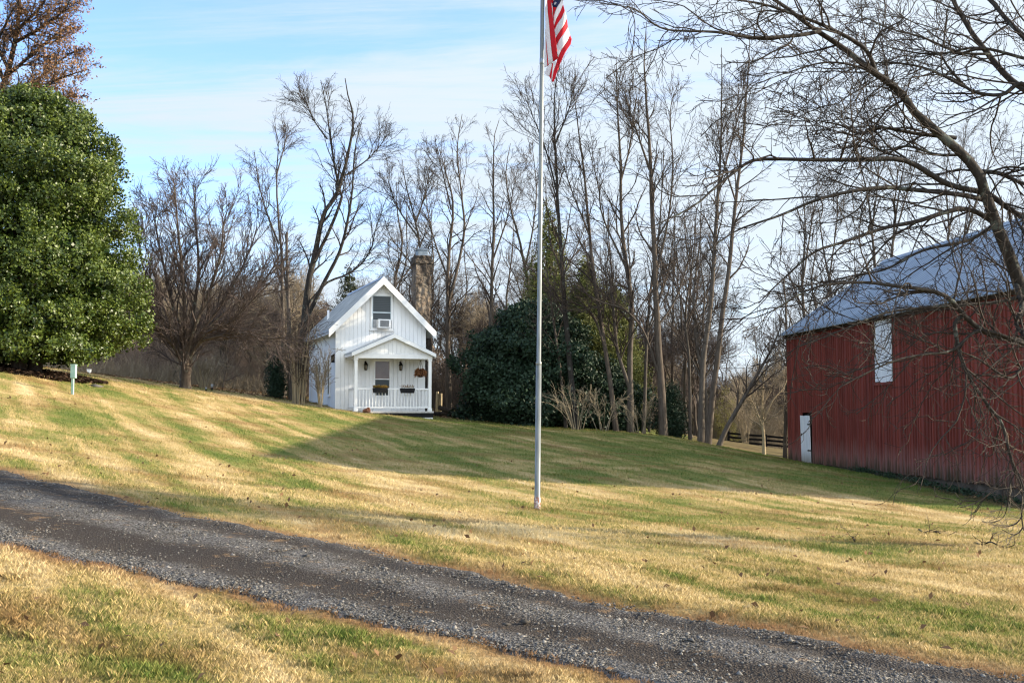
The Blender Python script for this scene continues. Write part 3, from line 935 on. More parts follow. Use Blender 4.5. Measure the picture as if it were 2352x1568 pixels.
tex = bpy.data.textures.new('stone_relief', 'CLOUDS'); tex.noise_scale = 0.22
dm = co.modifiers.new('relief', 'DISPLACE'); dm.texture = tex; dm.strength = 0.13; dm.mid_level = 0.5
q = MB(); q.box((3.83, 1.45, 6.5), (4.29, 1.95, 6.84)); q.build('flue', M['zinc'], co, bevel=0.01)
q = MB(); q.add([(3.79, 1.40, 6.845), (4.33, 1.40, 6.845), (4.33, 2.0, 6.845), (3.79, 2.0, 6.845), (3.79, 1.40, 6.875), (4.33, 1.40, 6.875), (4.33, 2.0, 6.875), (3.79, 2.0, 6.875), (4.0, 1.65, 6.99), (4.12, 1.65, 6.99), (4.12, 1.75, 6.99), (4.0, 1.75, 6.99)],
                 [(0, 3, 2, 1), (0, 1, 5, 4), (1, 2, 6, 5), (2, 3, 7, 6), (3, 0, 4, 7), (4, 5, 9, 8), (5, 6, 10, 9), (6, 7, 11, 10), (7, 4, 8, 11), (8, 9, 10, 11)])
q.box((4.02, 1.67, 6.992), (4.10, 1.73, 7.05)); q.build('chimney_cap', M['zinc'], co)

HM = Matrix.Translation((HX, HY, HZ)) @ Matrix.Rotation(HA, 4, 'Z') @ Matrix.Diagonal((*HS, 1))
def at_house(x, y, z): return HM @ Vector((x, y, z))
# air conditioner standing in the upper window
ac = thing('window_air_conditioner', 'white window air conditioner with grey grille in the upper cottage window', 'air conditioner', at_house(1.97, -.06, 3.33), HA)
q = MB(); q.box((-.27, -.42, 0.0), (.27, -.002, .37)); q.build('casing', M['white_trim'], ac, bevel=0.015)
q = MB(); q.box((-.19, -.428, .05), (.19, -.421, .32))
q.build('grille_back', M['grey_plastic'], ac)
q = MB()
for i in range(9): q.box((-.19, -.436, .055 + i * .03), (.19, -.429, .067 + i * .03))
q.build('grille', noisy_mat('dark_fins', (0.12, 0.12, 0.125), (0.17, 0.17, 0.175), 5), ac)
for xa in (-.40, .271): q = MB(); q.box((xa, -.03, 0.02), (xa + .129, -.015, .37)); q.build('side_panel', M['grey_plastic'], ac)
# planters on the railing
M['dead_plant'] = noisy_mat('dry_plant', (0.16, 0.09, 0.035), (0.30, 0.19, 0.07), 9, rough=0.9)
M['rust_fern'] = noisy_mat('rusty_fern', (0.14, 0.055, 0.02), (0.26, 0.11, 0.04), 9, rough=0.9)
M['yellow_plant'] = noisy_mat('fading_plant', (0.20, 0.15, 0.03), (0.32, 0.17, 0.04), 12, rough=0.9)
def sprigs(n, spread, h, seed, droop=0.0, sy=0.1, leaf=0.02):
    r = np.random.default_rng(seed)
    P0 = np.stack([r.uniform(-spread, spread, n), r.uniform(-sy, sy, n), np.zeros(n)], -1)
    d = r.normal(0, 0.5, (n, 3)); d[:, 2] = np.abs(d[:, 2]) + 0.6
    d /= np.linalg.norm(d, axis=1)[:, None]
    Lh = r.uniform(0.4, 1, n)[:, None] * h
    mid = P0 + d * Lh * .6; tip = mid + (d - np.array([0, 0, droop])) * Lh * .5
    w = np.cross(d, r.normal(0, 1, (n, 3))); w /= np.linalg.norm(w, axis=1)[:, None]
    w *= leaf * r.uniform(.5, 1.2, n)[:, None]
    V = np.stack([P0, mid - w, tip, mid + w], 1).reshape(-1, 3)
    Q = np.arange(n * 4).reshape(n, 4)
    return V, Q
for i, (xa, lab, mt, hh, nn) in enumerate([(1.55, 'black railing planter filled with yellow brown fading flowers', 'yellow_plant', .17, 240), (2.71, 'black railing planter with sparse dry pale stalks', 'dead_plant', .22, 70)]):
    t = thing('planter_box', lab, 'planter', at_house(xa, -PD - .02, .90), HA, 'planters hung on the porch railing')
    q = MB(); q.prism([(-.27, -.20), (.27, -.20), (.31, 0), (-.31, 0)], -.16, .02); q.build('box', M['black'], t, bevel=0.008)
    V, Q = sprigs(nn, .28, hh, i, 0.3, .07, .022 if i == 0 else .009); V[:, 1] -= .07
    mesh_np('plant', V, Q, M[mt], t)
t = thing('hanging_basket', 'hanging basket of rusty brown fern under the porch beam', 'hanging basket', at_house(3.36, -PD + .25, 1.50), HA)
q = MB(); q.lathe([(0.08, -.16), (0.16, -.08), (0.19, 0.03)], (0, 0, 0), 14); q.build('basket', M['black'], t, smooth=True)
q = MB()
for a in (0.3, 2.4, 4.5): q.bar((.18 * math.cos(a), .18 * math.sin(a), .03), (0, 0, .55), .006, s=4)
q.build('chain', M['black'], t)
r = np.random.default_rng(8); n = 520
a = r.uniform(0, 6.28, n); el = r.uniform(-.3, 1.2, n)
d_ = np.stack([np.cos(a) * np.cos(el), np.sin(a) * np.cos(el), np.sin(el)], -1)
P0 = d_ * .06; mid = d_ * r.uniform(.15, .26, n)[:, None]; tip = mid + d_ * .07 - np.array([0, 0, 1]) * r.uniform(.03, .16, n)[:, None]
w = np.cross(d_, r.normal(0, 1, (n, 3))); w *= .02 / np.linalg.norm(w, axis=1)[:, None]
mesh_np('fern', np.stack([P0, mid - w, tip, mid + w], 1).reshape(-1, 3), np.arange(n * 4).reshape(n, 4), M['rust_fern'], t)
p = at_house(.95, -PD - .12, 0)
t = thing('clay_pot', 'small reddish clay pot lying in front of the porch floor', 'flower pot', (p.x, p.y, gz(p.x, p.y) + .10))
q = MB(); q.lathe([(0.07, -.12), (0.10, .10), (.115, .10), (.115, .15), (.09, .15), (.07, -.02)], (0, 0, 0), 14); c = q.build('pot', noisy_mat('terracotta', (0.30, 0.13, 0.07), (0.38, 0.18, 0.11), 6), t, smooth=True)
c.rotation_euler = (1.4, 0, 1.1)

# ------------------------------------------------------------------ the red barn
BC = at(1815, 1057, 46.0)
bdir = Vector((0.1004, -1, 0)).normalized()
BA = math.atan2(bdir.y, bdir.x)
BL, BW, BT, BR = 18.4, 8.4, 5.15, 8.02
barn = thing('barn', 'red board and batten barn with grey corrugated metal roof', 'barn', BC, BA)
bn = Vector((-bdir.y, bdir.x, 0))        # local +y, away from the camera
def barn_uv(dx, dy):
    d = at(dx, dy, 10.0) - Vector((0, 0, EYE))
    o = Vector((0, 0, EYE)) - BC
    t = -o.dot(bn) / d.dot(bn)
    q = o + d * t
    return q.dot(bdir), q.z
wq = MB()
u0d, u1d = barn_uv(1845, 1000)[0], barn_uv(1866, 1000)[0]
zd1 = barn_uv(1855, 951)[1]
u0w, u1w = barn_uv(2013, 800)[0], barn_uv(2053, 800)[0]
zw0, zw1 = barn_uv(2033, 877)[1], barn_uv(2033, 732)[1]
MIDX = 1e9
rr = random.Random(9)
edges = [0.0]
while edges[-1] < BL: edges.append(min(edges[-1] + rr.choice((.16, .18, .2, .23, .27)) * rr.uniform(.92, 1.08), BL))
holes = [(u0d - .02, u1d + .02, 0.01, zd1 + .06), (u0w, u1w, zw0, zw1)]
for e0, e1 in zip(edges[:-1], edges[1:]):       # boards of uneven width, cut round the openings
    cuts = sorted({e0, e1} | {h for ho in holes for h in ho[:2] if e0 < h < e1})
    for c0, c1 in zip(cuts[:-1], cuts[1:]):
        if c1 - c0 < .012: continue
        spans = [(rr.uniform(-.02, .02), BT)]
        for (ha, hb, za, zb) in holes:
            if ha <= (c0 + c1) / 2 <= hb: spans = [(0, za), (zb, BT)]
        for s0, s1 in spans:
            if s1 - s0 > .03: wq.prism([(c0 + .004, s0), (c1 - .004, s0), (c1 - .004, s1), (c0 + .004, s1)], -.025 - rr.uniform(0, .006), 0.0)
for u in edges:                                 # battens over the joints, none across the openings
    ww = 0.021 + rr.uniform(-.004, .008)
    spans = [(rr.uniform(-.03, .03), BT - 0.003)]
    if u0d - .05 < u < u1d + .05: spans = [(zd1 + .07, BT - .003)]
    if u0w - .04 < u < u1w + .04: spans = [(spans[0][0], zw0 - .05), (zw1 + .04, BT - .003)]
    for s0, s1 in spans: wq.box((u - ww, -0.068 - rr.uniform(0, .01), s0), (u + ww, -0.0315, s1))
# gable ends and rear wall
wq.prism([(0.01, 0), (BW - .01, 0), (BW - .01, BT), (BW / 2, BR - .02), (0.01, BT)], 0.0, 0.03, 'x')
wq.prism([(0.01, 0), (BW - .01, 0), (BW - .01, BT), (BW / 2, BR - .02), (0.01, BT)], BL - .03, BL, 'x')
v = 0.2
while v < BW:
    zt = BT + (BR - BT) * (1 - abs(v - BW / 2) / (BW / 2)) - .05
    wq.box((-.04, v - .03, 0), (-.001, v + .03, zt)); wq.box((BL + .001, v - .03, 0), (BL + .04, v + .03, zt)); v += .2
wq.box((0.04, BW - .03, 0), (BL - .04, BW, BT))
wq.build('wall', M['barn_red'], barn)
iq = MB(); iq.box((0.06, .20, .02), (BL - .06, .24, BT - .05)); iq.build('inner_boards', M['barn_dark'], barn)
fq = MB(); fq.box((-.02, .04, -2.6), (BL + .02, BW - .04, -.012)); fq.build('foundation', M['concrete'], barn)
# corrugated roof
def corr(sgn):
    n = int((BL + .7) / 0.02)
    us = np.linspace(-.38, BL + .32, n)
    ph = np.mod(us, 0.30) / 0.30
    hgt = 0.013 * np.exp(-((ph - .5) / .09) ** 2)
    r = np.random.default_rng(3 if sgn < 0 else 4)
    ks = np.linspace(0, 1, 9)
    sl = (BR - BT) / (BW / 2)
    U, Kk = np.meshgrid(us, ks, indexing='ij')
    v = BW / 2 + sgn * Kk * (BW / 2 + .34)
    z = BR + .06 - sl * Kk * (BW / 2 + .34)
    nrm = np.array([0, sgn * sl, 1]) / math.hypot(1, sl)
    hh = hgt[:, None] + 0.003 * np.sin(U * .9 + Kk * 3)
    V = np.stack([U, v + nrm[1] * hh, z + nrm[2] * hh], -1).reshape(-1, 3)
    V2 = V - nrm * 0.03
    nj = len(ks)
    ix = np.arange(n * nj).reshape(n, nj)
    Q = np.stack([ix[:-1, :-1], ix[1:, :-1], ix[1:, 1:], ix[:-1, 1:]], -1).reshape(-1, 4)
    if sgn > 0: Q = Q[:, ::-1]
    Q2 = Q[:, ::-1] + n * nj
    b_ = np.concatenate([ix[:, -1]]); E = np.stack([b_[:-1], b_[1:], b_[1:] + n * nj, b_[:-1] + n * nj], -1)
    e0 = ix[0]; E0 = np.stack([e0[:-1], e0[1:], e0[1:] + n * nj, e0[:-1] + n * nj], -1)
    return np.concatenate([V, V2]), np.concatenate([Q, Q2, E, E0])
V1, Q1 = corr(-1); V2, Q2 = corr(1)
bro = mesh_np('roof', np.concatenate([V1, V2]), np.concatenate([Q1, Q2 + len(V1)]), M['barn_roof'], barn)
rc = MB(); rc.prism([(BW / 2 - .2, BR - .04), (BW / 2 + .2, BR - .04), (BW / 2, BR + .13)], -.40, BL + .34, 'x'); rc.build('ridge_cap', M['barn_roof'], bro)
ef = MB(); ef.box((-.2, -.16, BT - .26), (BL + .2, -.07, BT - .12)); ef.build('eave_board', M['barn_dark'], barn)
# white plank door and shutter
def planks(name, a0, a1, z0, z1, n, seed, lean=0.0):
    r = random.Random(seed); q = MB(); w_ = (a1 - a0) / n
    for i in range(n):
        x0, x1 = a0 + i * w_ + .004, a0 + (i + 1) * w_ - .004
        t0, t1 = z0 + r.uniform(-.02, .02), z1 + r.uniform(-.02, .02)
        q.prism([(x0, t0), (x1, t0), (x1 - lean, t1), (x0 - lean, t1)], -.075 - r.uniform(0, .006), -.05)
    return q.build(name, M['barn_white'], barn)
dr = planks('door', u0d, u1d, -.02, zd1 - .06, 4, 1, 0.12)
for z in (.45, zd1 * .78): q = MB(); q.box((u1d - .3, -.09, z), (u1d + .03, -.082, z + .05)); q.build('hinge', M['black'], dr)
q = MB(); q.box((u0d + .04, -.10, zd1 * .55), (u0d + .09, -.082, zd1 * .55 + .10)); q.build('latch', M['black'], dr)
planks('shutter', u0w + .02, u1w - .02, zw0, zw1, 3, 2)
q = MB(); q.box((u0w - .05, -.10, zw0 - .10), (u1w + .05, -.064, zw0 - .01)); q.build('shutter_sill', M['barn_red'], barn)
MIDX = W / 2


# ------------------------------------------------------------------ bark and leaf materials
def bark(name, c1, c2, lichen=None, moss=0.0):
    m, nb, b = new_mat(name, 0.9, 0, 0.15)
    p = opos(nb)
    f = nb.noise(nb.mapping(p, (3, 3, 0.6)), 5, 5, 0.65)
    c = nb.ramp(f, [(0.3, c1), (0.7, c2)])
    if lichen:
        l_ = nb.noise(p, 4.5, 4, 0.6)
        c = nb.mix(nb.range(l_, 0.58, 0.64, 0, 0.7), c, lichen)
    nb.set(b.inputs['Base Color'], c)
    bump(nb, b, f, 0.6, 0.03)
    M[name] = m
    return m
bark('bark_grey', (0.045, 0.037, 0.030), (0.115, 0.097, 0.08))
bark('bark_brown', (0.047, 0.037, 0.029), (0.105, 0.085, 0.068))
bark('bark_dark', (0.018, 0.016, 0.014), (0.05, 0.043, 0.037), (0.115, 0.13, 0.11))
bark('bark_round', (0.04, 0.03, 0.024), (0.10, 0.078, 0.06), (0.15, 0.15, 0.12))
bark('brush_tan', (0.15, 0.11, 0.088), (0.27, 0.21, 0.165))
bark('bark_straw', (0.14, 0.115, 0.075), (0.27, 0.225, 0.155))
bark('bark_pale', (0.24, 0.19, 0.12), (0.40, 0.33, 0.22))
bark('twig_red', (0.0612, 0.0476, 0.0425), (0.1105, 0.0867, 0.0782))
bark('twig_grey', (0.0384, 0.0296, 0.0240), (0.0736, 0.0576, 0.0464))
bark('twig_pale', (0.16, 0.13, 0.09), (0.30, 0.245, 0.175))
bark('twig_dark', (0.025, 0.021, 0.018), (0.06, 0.049, 0.041))


def leaf_mat(name, c1, c2, rough=0.5, spec=0.4, trans=0.25):
    m, nb, b = new_mat(name, rough, 0, spec)
    rn = nb.n('ShaderNodeAttribute', attribute_name='rnd').outputs['Fac']
    c = nb.ramp(rn, [(0.0, c1), (1.0, c2)])
    nb.set(b.inputs['Base Color'], c)
    tr = nb.n('ShaderNodeBsdfTranslucent'); nb.set(tr.inputs[0], c)
    mx = nb.n('ShaderNodeMixShader'); mx.inputs[0].default_value = trans
    nb.nt.links.new(b.outputs[0], mx.inputs[1]); nb.nt.links.new(tr.outputs[0], mx.inputs[2])
    nb.nt.links.new(mx.outputs[0], nb.nt.nodes['Material Output'].inputs[0])
    M[name] = m
leaf_mat('holly_leaf', (0.012, 0.036, 0.005), (0.118, 0.155, 0.020), 0.46, 0.4, 0.15)
leaf_mat('magnolia_leaf', (0.010, 0.026, 0.013), (0.026, 0.05, 0.025), 0.6, 0.25, 0.1)
leaf_mat('cedar_leaf', (0.050, 0.070, 0.020), (0.16, 0.165, 0.05), 0.7, 0.2, 0.25)
leaf_mat('oak_leaf', (0.17, 0.09, 0.045), (0.33, 0.19, 0.095), 0.7, 0.2, 0.3)
leaf_mat('pine_leaf', (0.035, 0.045, 0.03), (0.075, 0.085, 0.05), 0.7, 0.2, 0.2)
leaf_mat('yellow_leaf', (0.12, 0.12, 0.03), (0.24, 0.21, 0.07), 0.7, 0.2, 0.3)
leaf_mat('litter_leaf', (0.10, 0.06, 0.035), (0.20, 0.12, 0.06), 0.9, 0.1, 0.1)


# ------------------------------------------------------------------ branch growth
def nrm(a): return a / (np.linalg.norm(a, axis=-1, keepdims=True) + 1e-9)


def tube_mesh(groups):
    """groups: list of (pts (n,k,3), rad (n,k), sides) -> verts, quads"""
    Vs, Qs, off = [], [], 0
    for P, R, s in groups:
        n, k, _ = P.shape
        if n == 0: continue
        T = nrm(np.gradient(P, axis=1))
        mean = nrm(P[:, -1] - P[:, 0])
        ref = np.where(np.abs(mean[:, 2:3]) > 0.8, np.array([[1.0, 0.13, 0]]), np.array([[0.0, 0.1, 1.0]]))
        N = nrm(np.cross(T, ref[:, None]))
        B = np.cross(T, N)
        a = np.arange(s) * 2 * np.pi / s
        V = P[:, :, None] + R[:, :, None, None] * (np.cos(a)[:, None] * N[:, :, None] + np.sin(a)[:, None] * B[:, :, None])
        ix = np.arange(n * k * s).reshape(n, k, s) + off
        nx_ = np.roll(ix, -1, axis=2)
        Q = np.stack([ix[:, :-1], nx_[:, :-1], nx_[:, 1:], ix[:, 1:]], -1).reshape(-1, 4)
        Vs.append(V.reshape(-1, 3)); Qs.append(Q); off += n * k * s
    return np.concatenate(Vs), np.concatenate(Qs)


def grow(r, P0, D, Ln, R0, k=6, jit=0.12, trop=0.03, end=0.25, rmin=0.004):
    n = len(P0)
    P = np.empty((n, k, 3)); P[:, 0] = P0
    d = D.copy(); seg = (Ln / (k - 1))[:, None]
    for i in range(1, k):
        P[:, i] = P[:, i - 1] + d * seg
        d = d + r.normal(0, jit, (n, 3)); d[:, 2] += trop
        d = nrm(d)
    t = np.linspace(0, 1, k)[None]
    R = np.maximum(R0[:, None] * (1 - t * (1 - end)), rmin)
    return P, R


def sprout(r, P, R, n, t0, t1, ang, angj, ln, lnj, taper_len=0.5, rr=0.55, rmax=1.0, up=0.0, parent_len=None, flat=None):
    """n children per branch between t0 and t1"""
    m, k, _ = P.shape
    t = (r.random((m, n)) + np.arange(n)[None]) / n
    t = t0 + (t1 - t0) * t
    f = t * (k - 1); i = np.minimum(f.astype(int), k - 2); w = (f - i)[..., None]
    rows = np.arange(m)[:, None]
    A, B = P[rows, i], P[rows, i + 1]
    p = A + (B - A) * w
    T = nrm(B - A)
    rad = R[rows, i] * (1 - w[..., 0]) + R[rows, i + 1] * w[..., 0]
    ref = np.where(np.abs(T[..., 2:3]) > 0.9, np.array([1.0, 0, 0]), np.array([0, 0, 1.0]))
    n1 = nrm(np.cross(T, ref)); n2 = np.cross(T, n1)
    az = r.uniform(0, 2 * np.pi, (m, n, 1))
    if flat is not None: az = np.where(r.random((m, n, 1)) < .5, 0, np.pi) + r.normal(0, flat, (m, n, 1))
    a = np.clip(ang + r.normal(0, angj, (m, n, 1)), 0.12, 1.9)
    d = np.cos(a) * T + np.sin(a) * (np.cos(az) * n1 + np.sin(az) * n2)
    d[..., 2] += up
    d = nrm(d)
    base = ln if parent_len is None else parent_len[:, None] * ln
    L_ = base * (1 - taper_len * t) * (1 + r.uniform(-lnj, lnj, (m, n)))
    return p.reshape(-1, 3), d.reshape(-1, 3), np.broadcast_to(L_, (m, n)).reshape(-1), np.minimum(rad * rr, rmax).reshape(-1)


def smooth_path(pts, k=20):
    """Catmull-Rom through the traced points"""
    P = np.array([tuple(p) for p in pts], float)
    if len(P) == 2: return P[0] + (P[1] - P[0]) * np.linspace(0, 1, k)[:, None]
    E = np.concatenate([[2 * P[0] - P[1]], P, [2 * P[-1] - P[-2]]])
    d = np.concatenate([[0], np.cumsum(np.linalg.norm(np.diff(P, axis=0), axis=1))]); d /= d[-1]
    out = []
    for t in np.linspace(0, 1, k):
        i = min(np.searchsorted(d, t, 'right') - 1, len(P) - 2); i = max(i, 0)
        u = (t - d[i]) / max(d[i + 1] - d[i], 1e-9)
        p0, p1, p2, p3 = E[i:i + 4]
        out.append(.5 * (2 * p1 + (p2 - p0) * u + (2 * p0 - 5 * p1 + 4 * p2 - p3) * u * u + (3 * p1 - p0 - 3 * p2 + p3) * u ** 3))
    return np.array(out)


def make_tree(name, label, cat, stems, lev, base=None, bark_m='bark_grey', twig_m='twig_grey', group=None, seed=0, k=20, sides=9, flare=1.25, leaves=None, trunk_name='trunk'):
    """stems: list of (world polyline, r0, r1); lev: list of dicts for the branch orders; trunk and crown become the two parts"""
    r = np.random.default_rng(seed)
    if base is None: base = stems[0][0][0]
    base = Vector(base)
    t = thing(name, label, cat, base, group=group)
    b0 = np.array(base)
    Ps, Rs = [], []
    for st in stems:
        pts, r0, r1 = st[:3]
        P = smooth_path(pts, k) - b0
        wob = np.cumsum(r.normal(0, r0 * 0.10, (k, 3)), axis=0) * np.linspace(0, 1, k)[:, None] ** .5
        wob -= np.linspace(0, 1, k)[:, None] * wob[-1] * .7
        P = P + wob * np.array([1, 1, .3])
        tt = np.linspace(0, 1, k)
        r0 = r0 * .86 if r0 > .05 else r0
        R = r0 + (r1 - r0) * tt ** 1.15
        if len(st) < 4 and flare > 1: R = R * (1 + (flare - 1) * np.exp(-tt * 18))
        Ps.append(P); Rs.append(R)
    P, R = np.array(Ps), np.array(Rs)
    V, Q = tube_mesh([(P, R, sides)])
    mesh_np(trunk_name, V, Q, M[bark_m], t, smooth=True)
    crown, cur = [], [(P, R)]
    plen = np.linalg.norm(np.diff(P, axis=1), axis=2).sum(1)
    for li, q in enumerate(lev):
        nxt = []
        srcs = cur
        for (Pp, Rp) in srcs:
            pl = np.linalg.norm(np.diff(Pp, axis=1), axis=2).sum(1) if q.get('rel') else None
            p0, d, ln, rd = sprout(r, Pp, Rp, q['n'], q.get('t0', .3), q.get('t1', 1.0), q['ang'], q.get('angj', .2), q['len'], q.get('lenj', .35), q.get('tl', .5), q.get('rr', .55), q.get('rmax', 1.0), q.get('up', 0.0), pl, q.get('flat'))
            Pc, Rc = grow(r, p0, d, ln, rd, q.get('k', 5), q.get('jit', .12), q.get('trop', .03), q.get('end', .3), q.get('rmin', .006))
            nxt.append((Pc, Rc)); crown.append((Pc, Rc, q.get('s', 3)))
        if q.get('also_parent'): nxt += cur
        cur = nxt
    V, Q = tube_mesh(crown)
    mesh_np('crown', V, Q, M[twig_m], t, smooth=True)
    if leaves:
        tips = np.concatenate([c[0][:, 1:].reshape(-1, 3) for c in crown[-1:]])
        sel = tips[r.random(len(tips)) < leaves.get('frac', .5)]
        V, Q, rn = leaf_quads(r, sel, leaves['size'], leaves.get('spread', .08))
        mesh_np('foliage', V, Q, M[leaves['mat']], t, attrs={'rnd': rn})
    return t


def leaf_quads(r, C, size, spread=0.0, N=None, aspect=0.5, out=0.0):
    n = len(C)
    C = C + r.normal(0, 1, (n, 3)) * spread
    nn = r.normal(0, 1, (n, 3)) if N is None else N * out + r.normal(0, 1, (n, 3))
    nn = nrm(nn)
    d = nrm(np.cross(nn, r.normal(0, 1, (n, 3))))
    s = np.cross(nn, d)
    sz = size * r.uniform(.6, 1.35, (n, 1))
    a = C - d * sz * .5
    b_ = C + s * sz * aspect * .5 + nn * sz * .10
    c = C + d * sz * .5
    e = C - s * sz * aspect * .5 + nn * sz * .10
    return np.stack([a, b_, c, e], 1).reshape(-1, 3), np.arange(n * 4).reshape(n, 4), np.repeat(r.random(n), 4)


def crown_mass(name, label, cat, base, prof, n_cl, per, cl_r, leaf, mat, seed, asp=.5, trunk_r=.2, group=None, lump=.16, squash=(1, 1), trunk_h=.7, stems=1, shell=.30, vertical=0.0, core=0, ragged=.28):
    """an evergreen: leaf clumps spread through the volume given by prof = [(height, radius)]"""
    r = np.random.default_rng(seed)
    t = thing(name, label, cat, base, group=group)
    hs, rs = np.array([p[0] for p in prof]), np.array([p[1] for p in prof])
    hh = np.linspace(hs[0], hs[-1], 400)
    wgt = np.interp(hh, hs, rs) + .12; wgt /= wgt.sum()
    h = r.choice(hh, n_cl, p=wgt) + r.normal(0, .05, n_cl)
    az = r.uniform(0, 2 * np.pi, n_cl)
    lum = 1 - lump * .35 + lump * (np.sin(az * 3 + h * 2.1 + seed) * .5 + np.sin(az * 7 - h * 3.3) * .3 + np.sin(h * 5.2 + az * 2) * .4 + r.normal(0, ragged, n_cl))
    rad = np.interp(h, hs, rs) * lum * (1 - shell * r.random(n_cl) ** 1.8)
    Cc = np.stack([np.cos(az) * rad * squash[0], np.sin(az) * rad * squash[1], h], -1)
    outn = nrm(np.stack([np.cos(az), np.sin(az), np.full(n_cl, .35)], -1))
    C = np.repeat(Cc, per, 0); N = np.repeat(outn, per, 0)
    off = nrm(r.normal(0, 1, C.shape)) * (r.random((len(C), 1)) ** .5) * cl_r
    if vertical: off[:, 2] *= 1 + vertical
    C = C + off + N * cl_r * .3
    V, Q, rn = leaf_quads(r, C, leaf, 0.0, N, asp, 0.9)
    rn = np.clip(rn * .65 + np.repeat(np.repeat(r.random(n_cl), per), 4) * .35, 0, 1)
    if core:
        nc = int(core)
        h = r.choice(hh, nc, p=wgt); az = r.uniform(0, 2 * np.pi, nc)
        rad = np.interp(h, hs, rs) * (.35 + .42 * r.random(nc) ** .6)
        Ci = np.stack([np.cos(az) * rad * squash[0], np.sin(az) * rad * squash[1], h], -1)
        Vi, Qi, ri = leaf_quads(r, Ci, leaf * 2.0, .05, None, .8)
        V, Q, rn = np.concatenate([V, Vi]), np.concatenate([Q, Qi + len(V)]), np.concatenate([rn, ri * .4])
    mesh_np('crown', V, Q, M[mat], t, attrs={'rnd': rn})
    # stem and inner limbs
    gs = []
    top = hs[-1] * .86
    for i in range(stems):
        a = 2 * math.pi * i / max(stems, 1) + .4
        o_ = .32 if stems > 1 else 0
        path = [(math.cos(a) * o_, math.sin(a) * o_, -.15), (math.cos(a) * o_ * 1.3, math.sin(a) * o_ * 1.3, hs[-1] * .25), (math.cos(a) * o_ * 1.8, math.sin(a) * o_ * 1.2, hs[-1] * .55), (math.cos(a) * .1, math.sin(a) * .1, top)]
        P = smooth_path(path, 14); gs.append((P[None], np.linspace(trunk_r, trunk_r * .2, 14)[None], 8))
    lim = []
    for (P, R, s) in gs:
        p0, d, ln, rd = sprout(r, P, R, 26, .12, .95, 1.1, .2, 1.0, .2, 0.0, .4)
        tgt = np.interp(p0[:, 2], hs, rs) * .8
        lim.append((*grow(r, p0, d, np.maximum(tgt, .3), rd, 6, .12, .02), 5))
    V, Q = tube_mesh(gs + lim)
    mesh_np('trunk', V, Q, M['bark_brown'], t, smooth=True)
    return t


# ------------------------------------------------------------------ evergreens
hb = ground_at(52, 845); HYD = 38.0
hx = (55 - CX) / F * HYD; hb = Vector((hx, HYD, gz(hx, HYD)))
def hgt(y, Y, z0): return at(55, y, Y).z - z0
pr_ = [(828, 2.6), (810, 3.6), (780, 3.95), (740, 4.25), (700, 4.25), (650, 4.25), (600, 4.15), (550, 3.7), (507, 3.55), (450, 3.4), (420, 3.35), (385, 3.5), (355, 3.1), (332, 2.9), (295, 2.45), (262, 2.1), (240, 1.6), (222, .9), (212, .3)]
prof = [(hgt(y, HYD, hb.z), rr_ * .88) for y, rr_ in pr_]
crown_mass('holly_tree', 'tall dense glossy green holly tree beside the lawn, bare at its foot', 'tree', hb, prof, 2700, 50, .27, .105, 'holly_leaf', 3, .62, .26, lump=.22, stems=3, shell=.30, core=24000, ragged=.18)

base = Vector(((1224 - CX) / F * 51, 51, gz((1224 - CX) / F * 51, 51)))
crown_mass('evergreen_shrub', 'huge rounded dark green evergreen shrub to the right of the cottage', 'shrub', base,
           [(.0, 2.7), (.6, 3.0), (1.65, 3.05), (2.8, 2.95), (3.5, 2.6), (4.2, 1.95), (4.9, 1.2), (5.4, .4)], 1900, 34, .33, .15, 'magnolia_leaf', 11, .6, .12, stems=3, lump=.24, core=11000, ragged=.5)
xx = (1385 - CX) / F * 51.5
crown_mass('evergreen_shrub', 'lower dark evergreen shrub behind the pale leafless shrubs', 'shrub', Vector((xx, 51.5, gz(xx, 51.5))),
           [(.0, 1.5), (.6, 1.7), (1.4, 1.6), (2.2, 1.2), (2.9, .5)], 800, 30, .33, .14, 'magnolia_leaf', 12, .55, .10, stems=3, lump=.3, core=4000, ragged=.6)
def cedar(dx, Y, ytop, rmax_, label, seed, n=900, name='cedar_tree', mat='cedar_leaf', low=.0, leaf=.16, shape=1.0):
    x = (dx - CX) / F * Y; b = Vector((x, Y, gz(x, Y)))
    H = at(dx, ytop, Y).z - b.z
    prof = [(low, rmax_ * .7), (low + H * .08, rmax_ * .95), (H * .3, rmax_), (H * .5, rmax_ * .8 * shape), (H * .7, rmax_ * .52 * shape), (H * .86, rmax_ * .28), (H, .06)]
    return crown_mass(name, label, 'tree', b, prof, n, 30, .34, leaf, mat, seed, .3, .16, lump=.32, shell=.55, vertical=.8, core=n)
cedar(1262, 54, 478, 1.75, 'tall narrow olive green cedar behind the flagpole', 21, 620)
cedar(1345, 52.5, 610, 2.0, 'broad dark green cedar behind the bare trunks right of the flagpole', 22, 1300)
cedar(1415, 54, 660, 1.5, 'smaller olive cedar half hidden behind grey trunks, right of the broad cedar', 23, 700)
cedar(1540, 50.5, 888, .62, 'small dark green evergreen bush at the foot of the bare trees', 24, 260, 'evergreen_bush', 'magnolia_leaf', leaf=.12)
cedar(634, 52, 818, .27, 'little dark round evergreen between the trunk and the weeping shrub', 25, 160, 'evergreen_bush', 'magnolia_leaf', leaf=.12)
cedar(800, 66, 620, 1.6, 'thin dark pine showing behind the cottage ridge', 26, 150, 'pine_tree', 'pine_leaf', 3.0)

